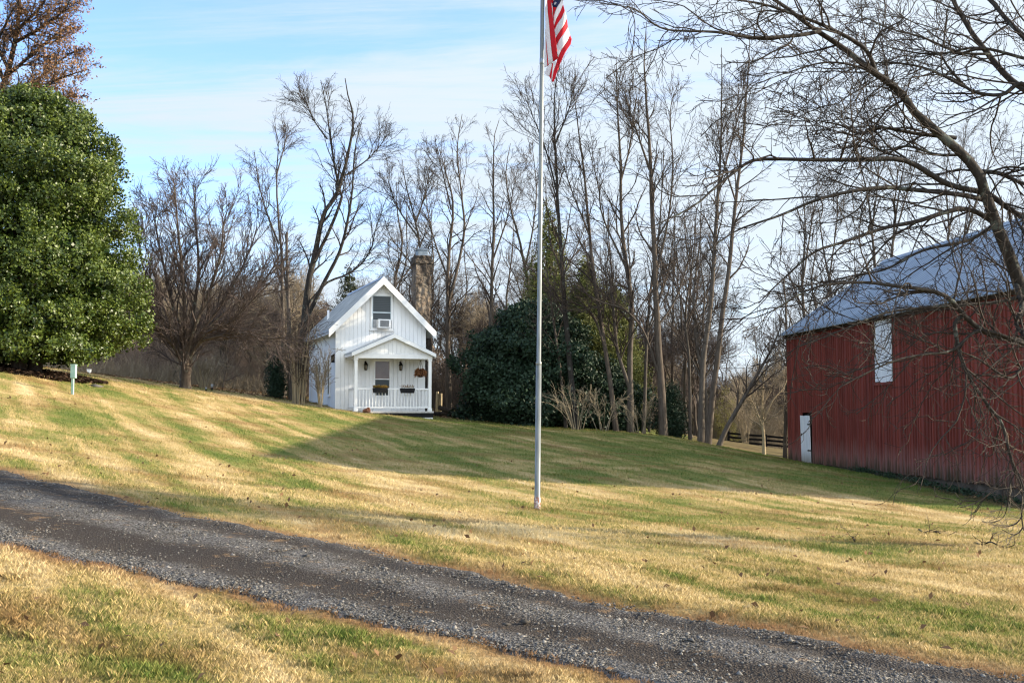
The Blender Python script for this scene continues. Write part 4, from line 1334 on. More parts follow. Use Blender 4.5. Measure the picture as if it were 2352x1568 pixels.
# ------------------------------------------------------------------ traced bare trees
def st(pts, Y, r0, r1, Y1=None, root=True):
    """stem from traced photo points at depth Y (to Y1 at the tip); the first one is set on the ground"""
    n = len(pts)
    out = []
    for i, (x, y) in enumerate(pts):
        yy = Y + ((Y1 or Y) - Y) * i / (n - 1)
        out.append(at(x, y, yy))
    if root:
        b = out[0]; out[0] = Vector((b.x, b.y, gz(b.x, b.y) - .06))
        return (out, r0, r1)
    return (out, r0, r1, False)
UPR = [dict(n=18, t0=.28, t1=.94, ang=.55, angj=.2, len=3.9, lenj=.4, tl=.70, rr=.52, rmax=.05, k=9, jit=.13, trop=.035, s=4, rmin=.010),
       dict(n=6, t0=.2, t1=.95, ang=.65, angj=.2, len=.50, rel=True, tl=.4, rr=.62, k=6, jit=.17, trop=.012, s=3, rmin=.0066),
       dict(n=4, t0=.15, t1=.9, ang=.7, angj=.25, len=.5, rel=True, tl=.3, rr=.7, k=4, jit=.2, trop=.0, s=3, rmin=.0048)]
def lv(*chg, base=UPR):
    out = [dict(q) for q in base]
    for q, c in zip(out, chg): q.update(c)
    return out

T = make_tree
T('bare_tree', 'tall dark forked bare tree rising behind the left eave of the cottage', 'tree',
  [st([(690, 915), (694, 800), (708, 656), (719, 605), (732, 544), (744, 490), (766, 461), (784, 418), (798, 368), (809, 317), (813, 267), (800, 213), (795, 180)], 54, .23, .02),
   st([(719, 605), (760, 520), (785, 450), (780, 440), (770, 393), (759, 328), (752, 267), (737, 184)], 54, .10, .015, 54.5, False),
   st([(700, 740), (741, 656), (780, 580), (798, 508), (809, 436), (813, 346), (830, 280)], 54, .12, .015, 53, False),
   st([(705, 700), (750, 650), (788, 634), (824, 612), (852, 573), (863, 526), (888, 454)], 54, .07, .012, 55, False),
   st([(798, 400), (840, 370), (868, 340), (890, 310)], 54, .04, .012, 54.5, False),
   st([(752, 320), (720, 275), (705, 240), (690, 225)], 54.2, .04, .012, 54, False)],
  lv(dict(n=22, t0=.34, len=2.6)), bark_m='bark_dark', twig_m='twig_dark', seed=31)
T('bare_tree', 'slender pale bare tree left of the forked tree, thin to the top', 'tree',
  [st([(652, 905), (650, 760), (647, 616), (642, 544), (635, 454), (635, 382), (638, 328), (629, 290)], 57, .13, .015),
   st([(640, 560), (610, 480), (595, 420), (585, 350)], 57, .05, .012, 57.5, False),
   st([(636, 400), (652, 340), (660, 300)], 57, .04, .012, 57, False)], lv(dict(n=16, len=2.4)), seed=32, twig_m='twig_grey')
T('tree_snag', 'broken dead tree trunk with splintered top left of the cottage', 'tree snag',
  [st([(668, 915), (665, 800), (660, 656), (658, 590), (658, 533)], 52, .13, .055), st([(662, 700), (650, 600), (646, 560)], 52, .06, .02, 52, False), st([(658, 560), (655, 535), (653, 528)], 52, .05, .004, 52, False)],
  lv(dict(n=2, len=.8, t0=.5), dict(n=2), dict(n=1)), seed=33)
T('bare_tree', 'bare tree with leaning upper stem rising just left of the chimney top', 'tree',
  [st([(978, 930), (975, 760), (964, 562), (950, 490), (932, 418), (924, 367)], 60, .15, .015), st([(955, 510), (975, 450), (985, 400)], 60, .05, .012, 60, False), st([(960, 545), (915, 480), (893, 420), (888, 390)], 60, .05, .012, 60, False)],
  lv(dict(n=20, len=2.8)), seed=34)
T('bare_tree', 'thick trunked bare tree rising directly right of the stone chimney', 'tree',
  [st([(1032, 941), (1028, 792), (1029, 731), (1029, 609), (1039, 500), (1036, 440), (1029, 418), (1011, 346)], 55, .17, .015),
   st([(1029, 700), (1055, 600), (1068, 520), (1061, 454), (1050, 346), (1061, 262)], 55, .09, .014, 56, False),
   st([(1029, 640), (1000, 560), (985, 500), (975, 430)], 55, .06, .012, 54.5, False),
   st([(1036, 480), (1015, 390), (1000, 340)], 55, .04, .012, 55, False)], lv(dict(n=20, len=2.6)), seed=35, bark_m='bark_brown')
T('bare_tree', 'straight bare tree standing between the chimney and the flagpole', 'tree',
  [st([(1122, 950), (1126, 800), (1130, 634), (1133, 520), (1133, 418), (1137, 310), (1148, 275)], 60, .15, .015), st([(1131, 600), (1165, 500), (1180, 430), (1190, 380)], 60, .05, .012, 60, False)],
  lv(dict(n=22, len=3.0)), seed=36)
T('bare_tree', 'bare tree curving left over the cedar, left of the flagpole', 'tree',
  [st([(1205, 960), (1212, 800), (1218, 700), (1195, 560), (1170, 470), (1160, 400), (1172, 330)], 57, .14, .014), st([(1205, 620), (1225, 520), (1232, 430), (1222, 330)], 57, .05, .012, 57, False)],
  lv(dict(n=20, len=2.8)), seed=37, bark_m='bark_brown')
CL = 'trees of the bare clump in front of the cedars'
T('bare_tree', 'lichen spotted grey bare tree nearest the flagpole on its right', 'tree',
  [st([(1324, 992), (1315, 900), (1308, 821), (1296, 704), (1288, 587), (1280, 470), (1279, 400), (1273, 294), (1275, 210), (1285, 150)], 48, .155, .014),
   st([(1279, 440), (1255, 350), (1225, 270), (1205, 220)], 48, .04, .012, 48, False), st([(1276, 330), (1310, 240), (1312, 190)], 48, .04, .012, 48, False)],
  lv(dict(n=20, len=3.0)), seed=41, bark_m='bark_dark', group=CL)
T('bare_tree', 'thin bare tree with curved stem beside the pale shrubs', 'tree',
  [st([(1300, 985), (1296, 942), (1284, 821), (1269, 723), (1261, 645), (1240, 560)], 48.5, .09, .012)], lv(dict(n=12, len=2.2)), seed=42, group=CL)
T('bare_tree', 'leaning brown bare tree with rusty foot in the pale shrubs', 'tree',
  [st([(1416, 992), (1402, 880), (1390, 801), (1370, 665), (1357, 560), (1345, 420), (1328, 300), (1315, 195)], 48, .13, .013), st([(1357, 546), (1325, 470), (1300, 400), (1283, 340)], 48, .04, .012, 48, False),
   st([(1390, 801), (1360, 720), (1300, 690), (1262, 700)], 48, .05, .01, 47, False)],
  lv(dict(n=20, len=2.8)), seed=43, bark_m='bark_brown', group=CL)
T('bare_tree', 'twin stemmed bare tree with a broad shared foot in the clump', 'tree',
  [st([(1448, 996), (1447, 900), (1446, 821), (1450, 704), (1436, 587), (1428, 504), (1424, 357), (1415, 210), (1416, 130)], 48.5, .16, .013),
   st([(1448, 900), (1436, 860), (1418, 800), (1408, 700), (1403, 640)], 48.5, .10, .05, 48, False),
   st([(1440, 620), (1385, 500), (1375, 430), (1350, 330)], 48.5, .05, .012, 49, False), st([(1425, 420), (1448, 330), (1460, 230)], 48.5, .045, .012, 49, False)],
  lv(dict(n=20, len=2.9)), seed=44, bark_m='bark_grey', group=CL)
T('bare_tree', 'straight slim bare tree between the twin stem and the thickest trunk', 'tree',
  [st([(1478, 996), (1482, 880), (1484, 821), (1495, 665), (1512, 560), (1520, 440), (1525, 330)], 49.5, .10, .012), st([(1488, 760), (1530, 640), (1545, 560), (1550, 480)], 49.5, .045, .012, 49.5, False)],
  lv(dict(n=18, len=2.6)), seed=45, group=CL)
T('bare_tree', 'thickest and tallest bare tree of the clump with a pale crooked limb', 'tree',
  [st([(1524, 1003), (1520, 900), (1514, 821), (1507, 700), (1504, 609), (1495, 420), (1487, 273), (1478, 147), (1485, 50)], 47.5, .19, .013),
   st([(1516, 870), (1490, 790), (1472, 751), (1440, 715), (1417, 704), (1370, 690), (1339, 665), (1320, 640)], 47.5, .065, .012, 46.5, False),
   st([(1505, 640), (1535, 500), (1545, 380), (1540, 250), (1560, 190)], 47.5, .06, .012, 48, False), st([(1492, 390), (1455, 280), (1430, 200)], 47.5, .05, .012, 47, False),
   st([(1510, 750), (1550, 690), (1580, 600), (1590, 520)], 47.5, .05, .012, 48, False)],
  lv(dict(n=22, len=3.0)), seed=46, bark_m='bark_brown', group=CL)
T('bare_tree', 'thin crooked bare tree between the thickest trunk and the tall pair', 'tree',
  [st([(1585, 1006), (1585, 900), (1583, 821), (1575, 720), (1592, 600), (1600, 480)], 50, .09, .012)], lv(dict(n=16, len=2.6)), seed=47, group=CL)
T('bare_tree', 'left one of the tall pair of bare trees near the barn', 'tree',
  [st([(1610, 1014), (1612, 900), (1616, 821), (1632, 700), (1640, 588), (1651, 420), (1655, 252), (1655, 110)], 47, .15, .013), st([(1652, 430), (1680, 330), (1700, 250), (1710, 180)], 47, .04, .012, 47, False)],
  lv(dict(n=22, len=2.6, t0=.38)), seed=48, group=CL)
T('bare_tree', 'right one of the tall pair of bare trees near the barn, leaning right', 'tree',
  [st([(1626, 1020), (1636, 920), (1647, 840), (1660, 720), (1672, 643), (1688, 483), (1705, 336), (1718, 168), (1722, 80)], 46.7, .15, .013), st([(1692, 470), (1665, 380), (1650, 300)], 46.7, .04, .012, 46, False)],
  lv(dict(n=22, len=2.6, t0=.38)), seed=49, bark_m='bark_brown', group=CL)
T('bare_tree', 'steeply leaning grey bare tree at the edge of the lawn near the barn', 'tree',
  [st([(1650, 1027), (1668, 985), (1690, 946), (1729, 880), (1752, 837), (1780, 790), (1800, 730)], 46.3, .12, .02)], lv(dict(n=14, len=2.2)), seed=50, group=CL)
T('bare_tree', 'small pale bare tree with spreading fork left of the barn corner', 'tree',
  [st([(1755, 1052), (1754, 1000), (1751, 960), (1752, 900), (1757, 840)], 47.5, .085, .02), st([(1752, 980), (1732, 930), (1715, 900)], 47.5, .04, .012, 47, False), st([(1752, 970), (1775, 920), (1800, 890), (1815, 850)], 47.5, .04, .012, 48, False)],
  lv(dict(n=14, len=1.5, t0=.3, ang=.8)), seed=51, bark_m='bark_pale', twig_m='twig_pale')
T('bare_tree', 'straight thin trunk standing close to the far corner of the barn', 'tree',
  [st([(1803, 1056), (1805, 960), (1808, 860), (1806, 740), (1800, 640)], 48.5, .10, .03)], lv(dict(n=14, len=2.4, t0=.45)), seed=52, bark_m='bark_grey')
for i, (pts, Y, lab) in enumerate([
        ([(2010, 900), (2010, 640), (2002, 540), (1990, 440), (1975, 380), (1965, 330)], 62, 'bare tree behind the left end of the barn ridge'),
        ([(2045, 900), (2048, 620), (2050, 560), (2062, 470), (2075, 390), (2085, 340)], 60, 'bare tree standing just behind the top of the barn gable'),
        ([(2172, 900), (2176, 600), (2180, 530), (2172, 430), (2180, 340)], 63, 'forked bare tree behind the middle of the barn roof'),
        ([(2215, 900), (2218, 600), (2225, 520), (2250, 430), (2265, 350)], 60, 'bare tree behind the right part of the barn roof'),
        ([(1930, 1000), (1925, 800), (1905, 640), (1890, 560), (1880, 480)], 66, 'bare tree behind the low far edge of the barn roof'),
        ([(1850, 1020), (1852, 800), (1845, 640), (1850, 520), (1842, 430)], 64, 'tall bare tree between the leaning tree and the barn roof')]):
    T('bare_tree', lab, 'tree', [st(pts, Y, .17, .02), st([pts[2], ((pts[2][0] + pts[4][0]) / 2 + 30, pts[4][1] + 20), (pts[4][0] + 40, pts[4][1] - 50)], Y, .06, .012, Y, False)], lv(dict(n=18, len=3.0, t0=.35)), seed=60 + i)

# the round-headed tree on the left
RT = [dict(n=20, t0=.25, t1=1.0, ang=.55, angj=.2, len=2.3, lenj=.3, tl=.45, rr=.55, rmax=.035, k=8, jit=.10, trop=.035, s=4, rmin=.011),
      dict(n=9, t0=.2, t1=1.0, ang=.48, angj=.18, len=.46, rel=True, tl=.25, rr=.62, k=6, jit=.12, trop=.03, s=3, rmin=.0085),
      dict(n=6, t0=.15, t1=1.0, ang=.5, angj=.2, len=.5, rel=True, tl=.2, rr=.7, k=4, jit=.14, trop=.02, s=3, rmin=.006)]
T('bare_tree', 'round headed bare tree with dense fine twigs between holly and cottage', 'tree',
  [st([(425, 893), (426, 860), (428, 820), (430, 790)], 45, .25, .19)] +
  [st([(427, 840)] + p, 45, rr_, .02, Y1, False) for p, rr_, Y1 in [
      ([(400, 775), (365, 720), (338, 650), (322, 575), (318, 520)], .10, 44), ([(412, 760), (390, 670), (368, 570), (355, 500), (348, 470)], .10, 46),
      ([(425, 740), (420, 630), (408, 530), (404, 470), (400, 430)], .11, 44.5), ([(440, 740), (455, 630), (451, 530), (448, 470), (445, 425)], .10, 46.5),
      ([(445, 760), (485, 660), (508, 580), (514, 520), (524, 480)], .10, 43.5), ([(450, 780), (510, 695), (552, 620), (578, 560), (590, 520)], .09, 46),
      ([(455, 790), (490, 775), (560, 765), (610, 778), (655, 775)], .10, 44), ([(470, 760), (540, 700), (610, 640), (650, 570)], .07, 47), ([(395, 790), (365, 760), (340, 720)], .06, 43.5), ([(470, 770), (530, 740), (580, 690), (620, 650)], .06, 43.5)]],
  RT, bark_m='bark_round', twig_m='twig_red', seed=71, flare=1.5)

# the oak that keeps its brown leaves, behind the holly
T('oak_tree', 'big tree holding rusty brown leaves behind the holly', 'tree',
  [st([(-60, 850), (-50, 500), (-20, 300), (20, 150), (40, 50), (50, -80)], 52, .35, .05)] +
  [st(p, 52, .10, .02, y1, False) for p, y1 in [([(-20, 300), (60, 230), (120, 190), (170, 170), (205, 160)], 50), ([(10, 180), (80, 120), (130, 80), (165, 55)], 53), ([(30, 80), (90, 20), (130, -40)], 51),
      ([(-40, 330), (20, 260), (80, 235), (140, 225), (200, 220)], 51), ([(20, 160), (-20, 80), (-60, 20)], 53), ([(30, 100), (100, 60), (150, 20), (170, -30)], 50.5), ([(0, 220), (90, 180), (150, 130), (190, 110)], 53), ([(10, 190), (-10, 120), (20, 40), (60, -20)], 50), ([(-30, 310), (-10, 230), (40, 200), (90, 215)], 50), ([(-45, 420), (0, 300), (50, 250), (110, 240), (160, 235)], 51)]],
  lv(dict(n=22, t0=.15, len=1.7, ang=.7), dict(n=7, len=.5), dict(n=5, len=.5)), bark_m='bark_dark', twig_m='twig_dark', seed=72,
  leaves=dict(frac=.55, size=.13, spread=.16, mat='oak_leaf'))

# ------------------------------------------------------------------ the big near tree on the right
def z7(*p): return [(1600 + .48 * x, .48 * y) for x, y in p]
def z2(*p): return [(1769 + .456 * x, 489 + .456 * y) for x, y in p]
def z6(*p): return [(2070 + .192 * x, 941 + .192 * y) for x, y in p]
BY = 17.0
limbs = [
    (z7((1740, 1900), (1640, 1600), (1560, 1400), (1510, 1250), (1440, 1080), (1390, 930), (1340, 800), (1200, 660), (1060, 540), (980, 430), (850, 340), (700, 220), (570, 140), (470, 60), (380, 0), (300, -60)), .14, .022, 17.0, 15.8),
    (z7((1370, 920), (1200, 880), (1000, 770), (760, 765), (560, 765), (300, 765), (220, 800), (100, 890), (0, 980), (-200, 1080)), .050, .009, 16.8, 15.0),
    (z7((1390, 960), (1250, 930), (1000, 905), (850, 900), (600, 950), (400, 1030), (200, 1100), (60, 1190)), .045, .008, 16.9, 15.5),
    (z7((1450, 1080), (1280, 1000), (1050, 1060), (900, 1090), (700, 1160), (560, 1210), (400, 1350), (300, 1450)), .045, .008, 17.0, 15.8),
    (z7((1240, 660), (1060, 640), (880, 610), (780, 640), (690, 600), (540, 570)), .038, .007, 16.8, 16.2),
    (z7((1700, 330), (1600, 410), (1540, 400), (1470, 450), (1380, 450), (1290, 420), (1200, 320), (1150, 260), (1000, 230)), .045, .008, 17.2, 17.6),
    (z7((1800, 700), (1680, 530), (1568, 430), (1490, 370), (1400, 260), (1290, 120), (1220, 0), (1170, -90)), .080, .03, 17.6, 18.2),
    (z7((1700, 330), (1568, 180), (1480, 90), (1400, 0), (1300, -90)), .06, .03, 17.2, 18.5),
    (z7((860, 350), (800, 230), (600, 120), (350, 30), (200, 0), (50, -20)), .036, .008, 16.3, 15.2),
    (z7((590, 150), (480, 170), (270, 180), (100, 155), (-150, 140), (-270, 60), (-330, 30)), .034, .007, 16.0, 14.6),
    (z7((990, 440), (800, 330), (620, 300), (430, 350), (300, 400)), .024, .006, 16.3, 15.6),
    (z7((1290, 420), (1100, 330), (900, 300), (700, 330), (520, 320)), .026, .006, 17.0, 17.6),
    (z7((1568, 280), (1350, 230), (1150, 260), (980, 240), (800, 190)), .030, .006, 17.2, 18.0),
    (z7((1400, 260), (1250, 250), (1080, 180), (900, 130), (760, 60)), .026, .006, 17.8, 17.0),
    (z7((1400, 930), (1500, 1000), (1600, 1060), (1720, 1080)), .05, .03, 16.9, 16.5),
    (z7((1350, 820), (1450, 830), (1568, 880), (1700, 900)), .04, .02, 16.9, 16.0),
    (z2((1400, 720), (1279, 650), (1100, 610), (980, 520), (900, 430), (800, 390), (640, 370), (450, 350), (250, 370), (130, 420), (0, 500)), .060, .007, 16.4, 15.0),
    (z2((1279, 660), (1060, 590), (920, 690), (780, 710), (640, 740), (500, 800), (350, 880)), .030, .006, 16.2, 15.0),
    (z2((980, 520), (930, 560), (980, 780), (1090, 960), (1170, 1060), (1210, 1220), (1260, 1340), (1290, 1440)), .034, .012, 16.0, 15.7),
    (z2((1360, 400), (1279, 420), (1130, 450), (880, 470), (600, 500), (340, 600), (130, 680)), .030, .006, 17.0, 15.4),
    (z2((1400, 760), (1279, 780), (1200, 830), (1040, 730), (900, 680)), .03, .008, 16.5, 15.8),
    (z2((1240, 360), (1265, 480), (1240, 560), (1290, 640), (1330, 800)), .045, .02, 16.8, 15.4),
    (z7((1420, 1080), (1300, 1150), (1080, 1200), (900, 1290), (700, 1330), (500, 1400)), .028, .006, 16.9, 16.4),
    (z7((1300, 740), (1150, 740), (1010, 700), (900, 720), (760, 700), (600, 730)), .026, .006, 16.8, 16.6),
    (z7((1010, 470), (920, 520), (860, 590), (800, 640), (740, 760)), .020, .006, 16.4, 16.9),
]
root = Vector(((2580 - CX) / F * BY, BY, 0)); root.z = gz(root.x, root.y) - .1
stems = [([root, root + Vector((.02, 0, 1.0)), at(2560, 960, BY), at(2500, 860, BY), at(2435, 790, BY)], .23, .16)]
stems.append(([at(2570, 1000, BY), at(2560, 700, BY + .2), at(2520, 480, BY + .4), at(2440, 300, BY + .5), at(2416, 160, 17.2)], .22, .08, False))
for pts, r0, r1, Ya, Yb in limbs:
    n = len(pts)
    stems.append(([at(x, y, Ya + (Yb - Ya) * i / (n - 1)) for i, (x, y) in enumerate(pts)], r0 * .9, r1 * .9, False))
NEAR = [dict(n=13, t0=.10, t1=1.0, ang=.75, angj=.3, len=1.7, lenj=.5, tl=.45, rr=.6, rmax=.017, k=11, jit=.17, trop=.008, s=4, rmin=.0065),
        dict(n=7, t0=.1, t1=1.0, ang=.7, angj=.25, len=.46, rel=True, lenj=.4, tl=.35, rr=.68, k=8, jit=.19, trop=.01, s=3, rmin=.0046),
        dict(n=3, t0=.1, t1=1.0, ang=.75, angj=.3, len=.5, rel=True, lenj=.4, tl=.3, rr=.75, k=5, jit=.26, trop=.02, s=3, rmin=.0036)]
T('bare_tree', 'big dark spreading bare tree with lichened limbs in front of the barn', 'tree', stems, NEAR, base=root, bark_m='bark_dark', twig_m='twig_dark', seed=101, k=30, sides=8)
# a torn limb hanging down to the grass
T('fallen_branch', 'torn dead limb hanging down to the grass by the barn', 'branch',
  [([at(x, y, 16.2) for x, y in z6((1080, 0), (1190, 130), (1240, 300), (1280, 500), (1350, 740), (1420, 900), (1450, 1080), (1440, 1280), (1470, 1440))] , .022, .008, False),
   ([at(x, y, 16.2) for x, y in z6((1360, 760), (1300, 880), (1280, 1050), (1250, 1230), (1190, 1310), (1090, 1350))], .010, .004, False),
   ([at(x, y, 16.1) for x, y in z6((1440, 1280), (1370, 1360), (1290, 1390), (1190, 1400))], .010, .004, False),
   ([at(x, y, 16.1) for x, y in z6((1460, 1400), (1400, 1470), (1330, 1490), (1210, 1430))], .010, .004, False)],
  [dict(n=9, t0=.1, t1=1, ang=.8, angj=.3, len=.35, lenj=.5, k=5, jit=.25, trop=-.02, rr=.6, rmax=.008, s=4, rmin=.003), dict(n=4, t0=.2, t1=1, ang=.8, angj=.3, len=.5, rel=True, k=4, jit=.3, rr=.7, s=3, rmin=.0025)],
  bark_m='bark_dark', twig_m='twig_pale', seed=102, flare=1.0, trunk_name='limb')
p = ground_at(2190, 1262)
def lying(label, dx0, dy0, dx1, dy1, r0, seed, n1=8):
    a, b = ground_at(dx0, dy0), ground_at(dx1, dy1)
    pts = []
    for i in range(6):
        q = a.lerp(b, i / 5); q.z = gz(q.x, q.y) + .035 + .03 * math.sin(i * 2.1 + seed); pts.append(q)
    T('fallen_branch', label, 'branch', [(pts, r0, r0 * .3, False)], [dict(n=n1, t0=.15, t1=1, ang=.7, angj=.3, len=.35, lenj=.5, k=5, jit=.25, trop=-.03, rr=.6, s=4, rmin=.004), dict(n=3, t0=.2, t1=1, ang=.8, len=.5, rel=True, k=4, jit=.3, trop=-.02, rr=.7, s=3, rmin=.003)], bark_m='bark_dark', twig_m='twig_dark', seed=seed, flare=1, trunk_name='limb')
lying('dead branch lying on the grass below the barn foundation', 2110, 1222, 2185, 1232, .016, 103)
lying('dark dead twigs on the grass below the torn limb', 2240, 1250, 2330, 1262, .014, 104)
lying('short broken stick lying alone in a green patch of lawn', 1958, 1238, 1966, 1247, .014, 105, 3)

# ------------------------------------------------------------------ bare shrubs
def shrub(name, label, dx, Y, ytop, spread, n, r0, seed, bm='bark_pale', tm='twig_pale', droop=0.0, foot=.25, group=None, lev_=None, dxx=0.0):
    r = np.random.default_rng(seed)
    x = (dx - CX) / F * Y
    b = Vector((x, Y, gz(x, Y)))
    H = at(dx, ytop, Y).z - b.z
    sts = []
    for i in range(n):
        a = r.uniform(0, 2 * math.pi); q = r.uniform(.2, 1) ** .7
        fx, fy = math.cos(a) * foot * r.random(), math.sin(a) * foot * r.random()
        h = H * r.uniform(.6, 1.0)
        ox, oy = math.cos(a) * spread * q, math.sin(a) * spread * q
        pts = [b + Vector((fx, fy, -.05)), b + Vector((fx + ox * .25, fy + oy * .25, h * .45)), b + Vector((fx + ox * .6, fy + oy * .6, h * .85)), b + Vector((fx + ox + dxx, fy + oy, h * (1 - droop * q)))]
        sts.append((pts, r0 * r.uniform(.7, 1.2), r0 * .25, False))
    lv_ = lev_ or [dict(n=7, t0=.25, t1=1, ang=.55, angj=.2, len=.40, rel=True, tl=.5, rr=.6, k=5, jit=.14, trop=.03 - droop * .12, s=3, rmin=.008), dict(n=4, t0=.2, t1=1, ang=.6, angj=.2, len=.45, rel=True, rr=.7, k=4, jit=.18, trop=-droop * .1, s=3, rmin=.006)]
    return T(name, label, 'shrub', sts, lv_, base=b, bark_m=bm, twig_m=tm, seed=seed, k=9, sides=5, flare=1, group=group, trunk_name='stems')
shrub('bare_shrub', 'tall weeping brown bare shrub hugging the left wall of the cottage', 684, 46.8, 690, .75, 24, .022, 201, 'bark_pale', 'bark_brown', .30, .30)
shrub('bare_shrub', 'slim bare shrub standing before the side wall of the cottage', 737, 46.4, 800, .50, 14, .018, 202, 'bark_pale', 'twig_pale', 0, .12)
shrub('bare_shrub', 'low spreading olive brown shrub right of the round headed tree', 470, 52, 800, 1.3, 26, .016, 203, 'bark_pale', 'twig_pale', .35)
shrub('bare_shrub', 'pale bare shrub with upright stems below the lichen spotted tree', 1325, 47, 880, 1.5, 11, .026, 204, 'bark_straw', 'bark_straw')
shrub('bare_shrub', 'pale tangled shrub between the leaning brown trunk and the twin stem', 1385, 47.2, 895, 1.2, 9, .024, 205, 'bark_straw', 'bark_straw')
shrub('bare_shrub', 'low pale shrub right of the twin stemmed tree', 1468, 47.3, 915, .9, 8, .022, 206, 'bark_straw', 'bark_straw')
shrub('bare_shrub', 'leafless straggly bush beyond the lawn near the leaning tree', 1712, 82, 870, 1.6, 26, .018, 207, 'bark_pale', 'twig_pale')
def clumpy(name, label, dx, Y, ytop, rx, mat, seed, n=260, leaf=.09):
    x = (dx - CX) / F * Y; b = Vector((x, Y, gz(x, Y))); H = at(dx, ytop, Y).z - b.z
    return crown_mass(name, label, 'shrub', b, [(0, rx * .8), (H * .4, rx), (H * .75, rx * .75), (H, .15)], n, 22, .3, leaf, mat, seed, .4, .04, stems=3, shell=.8, lump=.3)
clumpy('leafy_shrub', 'yellow green thinly leaved shrub just behind the black fence', 1722, 90, 905, 1.5, 'yellow_leaf', 211, 260)
clumpy('leafy_shrub', 'yellow green thinly leaved shrub behind the leaning grey tree', 1664, 86, 890, 1.1, 'yellow_leaf', 212, 200)

# ------------------------------------------------------------------ the wood behind
def wood_tree(seed, H, r0, lev_, bm, tm):
    r = np.random.default_rng(seed)
    def path(x0, y0, z0, x1, y1, z1, n=7, w=.14):
        return [Vector((x0 + (x1 - x0) * i / n + (r.normal(0, w) if 0 < i else 0), y0 + (y1 - y0) * i / n + (r.normal(0, w) if 0 < i else 0), z0 + (z1 - z0) * i / n)) for i in range(n + 1)]
    sts = [(path(0, 0, -.2, r.normal(0, .6), r.normal(0, .6), H * .95), r0, .02)]
    for j in range(r.integers(2, 5)):
        z = H * r.uniform(.25, .55); a = r.uniform(0, 6.28); q = H * r.uniform(.12, .22)
        sts.append((path(0, 0, z, math.cos(a) * q, math.sin(a) * q, z + H * r.uniform(.3, .42), 5, .15), r0 * .45, .015, False))
    return sts, lev_
WL = lv(dict(n=16, len=3.2, t0=.3), dict(n=6), dict(n=4))
WL2 = lv(dict(n=26, len=2.6, t0=.12, ang=.7), dict(n=8, len=.55), dict(n=5, len=.55))
protos = []
for i, (H, r0, lv_, bm, tm) in enumerate([(13, .13, WL, 'bark_grey', 'twig_grey'), (11, .11, WL, 'bark_brown', 'twig_grey'), (15, .15, WL, 'bark_grey', 'twig_grey'), (8, .10, WL2, 'bark_brown', 'twig_red'), (6.5, .09, WL2, 'bark_brown', 'twig_red'), (9, .12, WL2, 'bark_grey', 'twig_pale')]):
    sts, lvv = wood_tree(300 + i, H, r0, lv_, bm, tm)
    protos.append([T('wood_tree', 'grey brown bare tree standing in the wood behind the lawn', 'tree', sts, lvv, base=Vector((0, 0, 0)), bark_m=bm, twig_m=tm, seed=320 + i, group='bare trees of the wood behind the lawn'), False])
r = random.Random(77)
def place_wood(kind, x, y, sc):
    pr, used = protos[kind]
    o = pr if not used else copy_tree(pr)
    protos[kind][1] = True
    o.location = (x, y, gz(x, y) - .05); o.rotation_euler = (0, 0, r.uniform(0, 6.28)); o.scale = (sc, sc, sc * r.uniform(.92, 1.08))
spots = []
def scatter(n, dx0, dx1, Y0, Y1, kinds, s0, s1, sep=1.3):
    c = tries = 0
    while c < n and tries < n * 40:
        tries += 1
        y = r.uniform(Y0, Y1); x = (r.uniform(dx0, dx1) - CX) / F * y
        if any((x - a) ** 2 + (y - b) ** 2 < sep ** 2 for a, b in spots): continue
        spots.append((x, y)); c += 1
        place_wood(r.choice(kinds), x, y, r.uniform(s0, s1))
scatter(30, 60, 700, 74, 98, (3, 3, 4, 5), .8, 1.15)
scatter(12, 130, 700, 62, 74, (4, 4, 5), .6, .9)
scatter(7, 520, 920, 66, 90, (1, 3), .7, .9)
scatter(20, 860, 1250, 62, 95, (0, 1, 2, 3), .75, 1.0)
scatter(20, 1250, 1660, 54, 88, (0, 1, 2, 3), .75, 1.0)
scatter(6, 1640, 1790, 88, 104, (0, 1, 3), .75, 1.0)
scatter(14, 1000, 1640, 60, 88, (3, 4, 5), .8, 1.1)
scatter(8, 1690, 1900, 88, 104, (0, 3, 4, 5), .7, 1.0)
scatter(7, 1880, 2420, 58, 80, (0, 1, 2), .8, 1.0)
scatter(11, 2080, 2900, 46.5, 57, (0, 2, 5), .9, 1.1)

def thicket(label, n, dx0, dx1, Y0, Y1, h0, h1, mat, seed, lean=.25, rad=.012):
    q = np.random.default_rng(seed)
    y = q.uniform(Y0, Y1, n); x = (q.uniform(dx0, dx1, n) - CX) / F * y
    P0 = np.stack([x, y, GZ(x, y) - .05], -1)
    d = q.normal(0, lean, (n, 3)); d[:, 2] = 1; d = nrm(d)
    P, R = grow(q, P0, d, q.uniform(h0, h1, n) * q.uniform(.5, 1, n), np.full(n, rad), 6, .16, .0, .4, .006)
    p0, dd, ln, rd = sprout(q, P, R, 5, .2, 1, .6, .25, .5, .4, .3, .7, 1, 0, np.linalg.norm(P[:, -1] - P[:, 0], axis=1))
    P2, R2 = grow(q, p0, dd, ln, rd, 4, .2, 0, .4, .006)
    V, Q = tube_mesh([(P, R, 3), (P2, R2, 3)])
    o = mesh_np('undergrowth', V, Q, M[mat])
    tag(o, label, 'undergrowth', kind='stuff')
thicket('tangled brown undergrowth along the edge of the wood behind the round headed tree', 4200, -20, 740, 68, 92, 1.4, 4.2, 'brush_tan', 401)
thicket('low tan brush at the foot of the wood left of the cottage', 1800, 60, 700, 64, 72, .5, 1.7, 'twig_pale', 402, .4)
thicket('grey brown brush in the wood to the right of the chimney', 2600, 960, 1420, 60, 85, 1.2, 3.8, 'twig_grey', 403)
thicket('pale brush behind the bare clump left of the barn', 3400, 1450, 1830, 87, 98, 1.2, 4.5, 'twig_pale', 404)
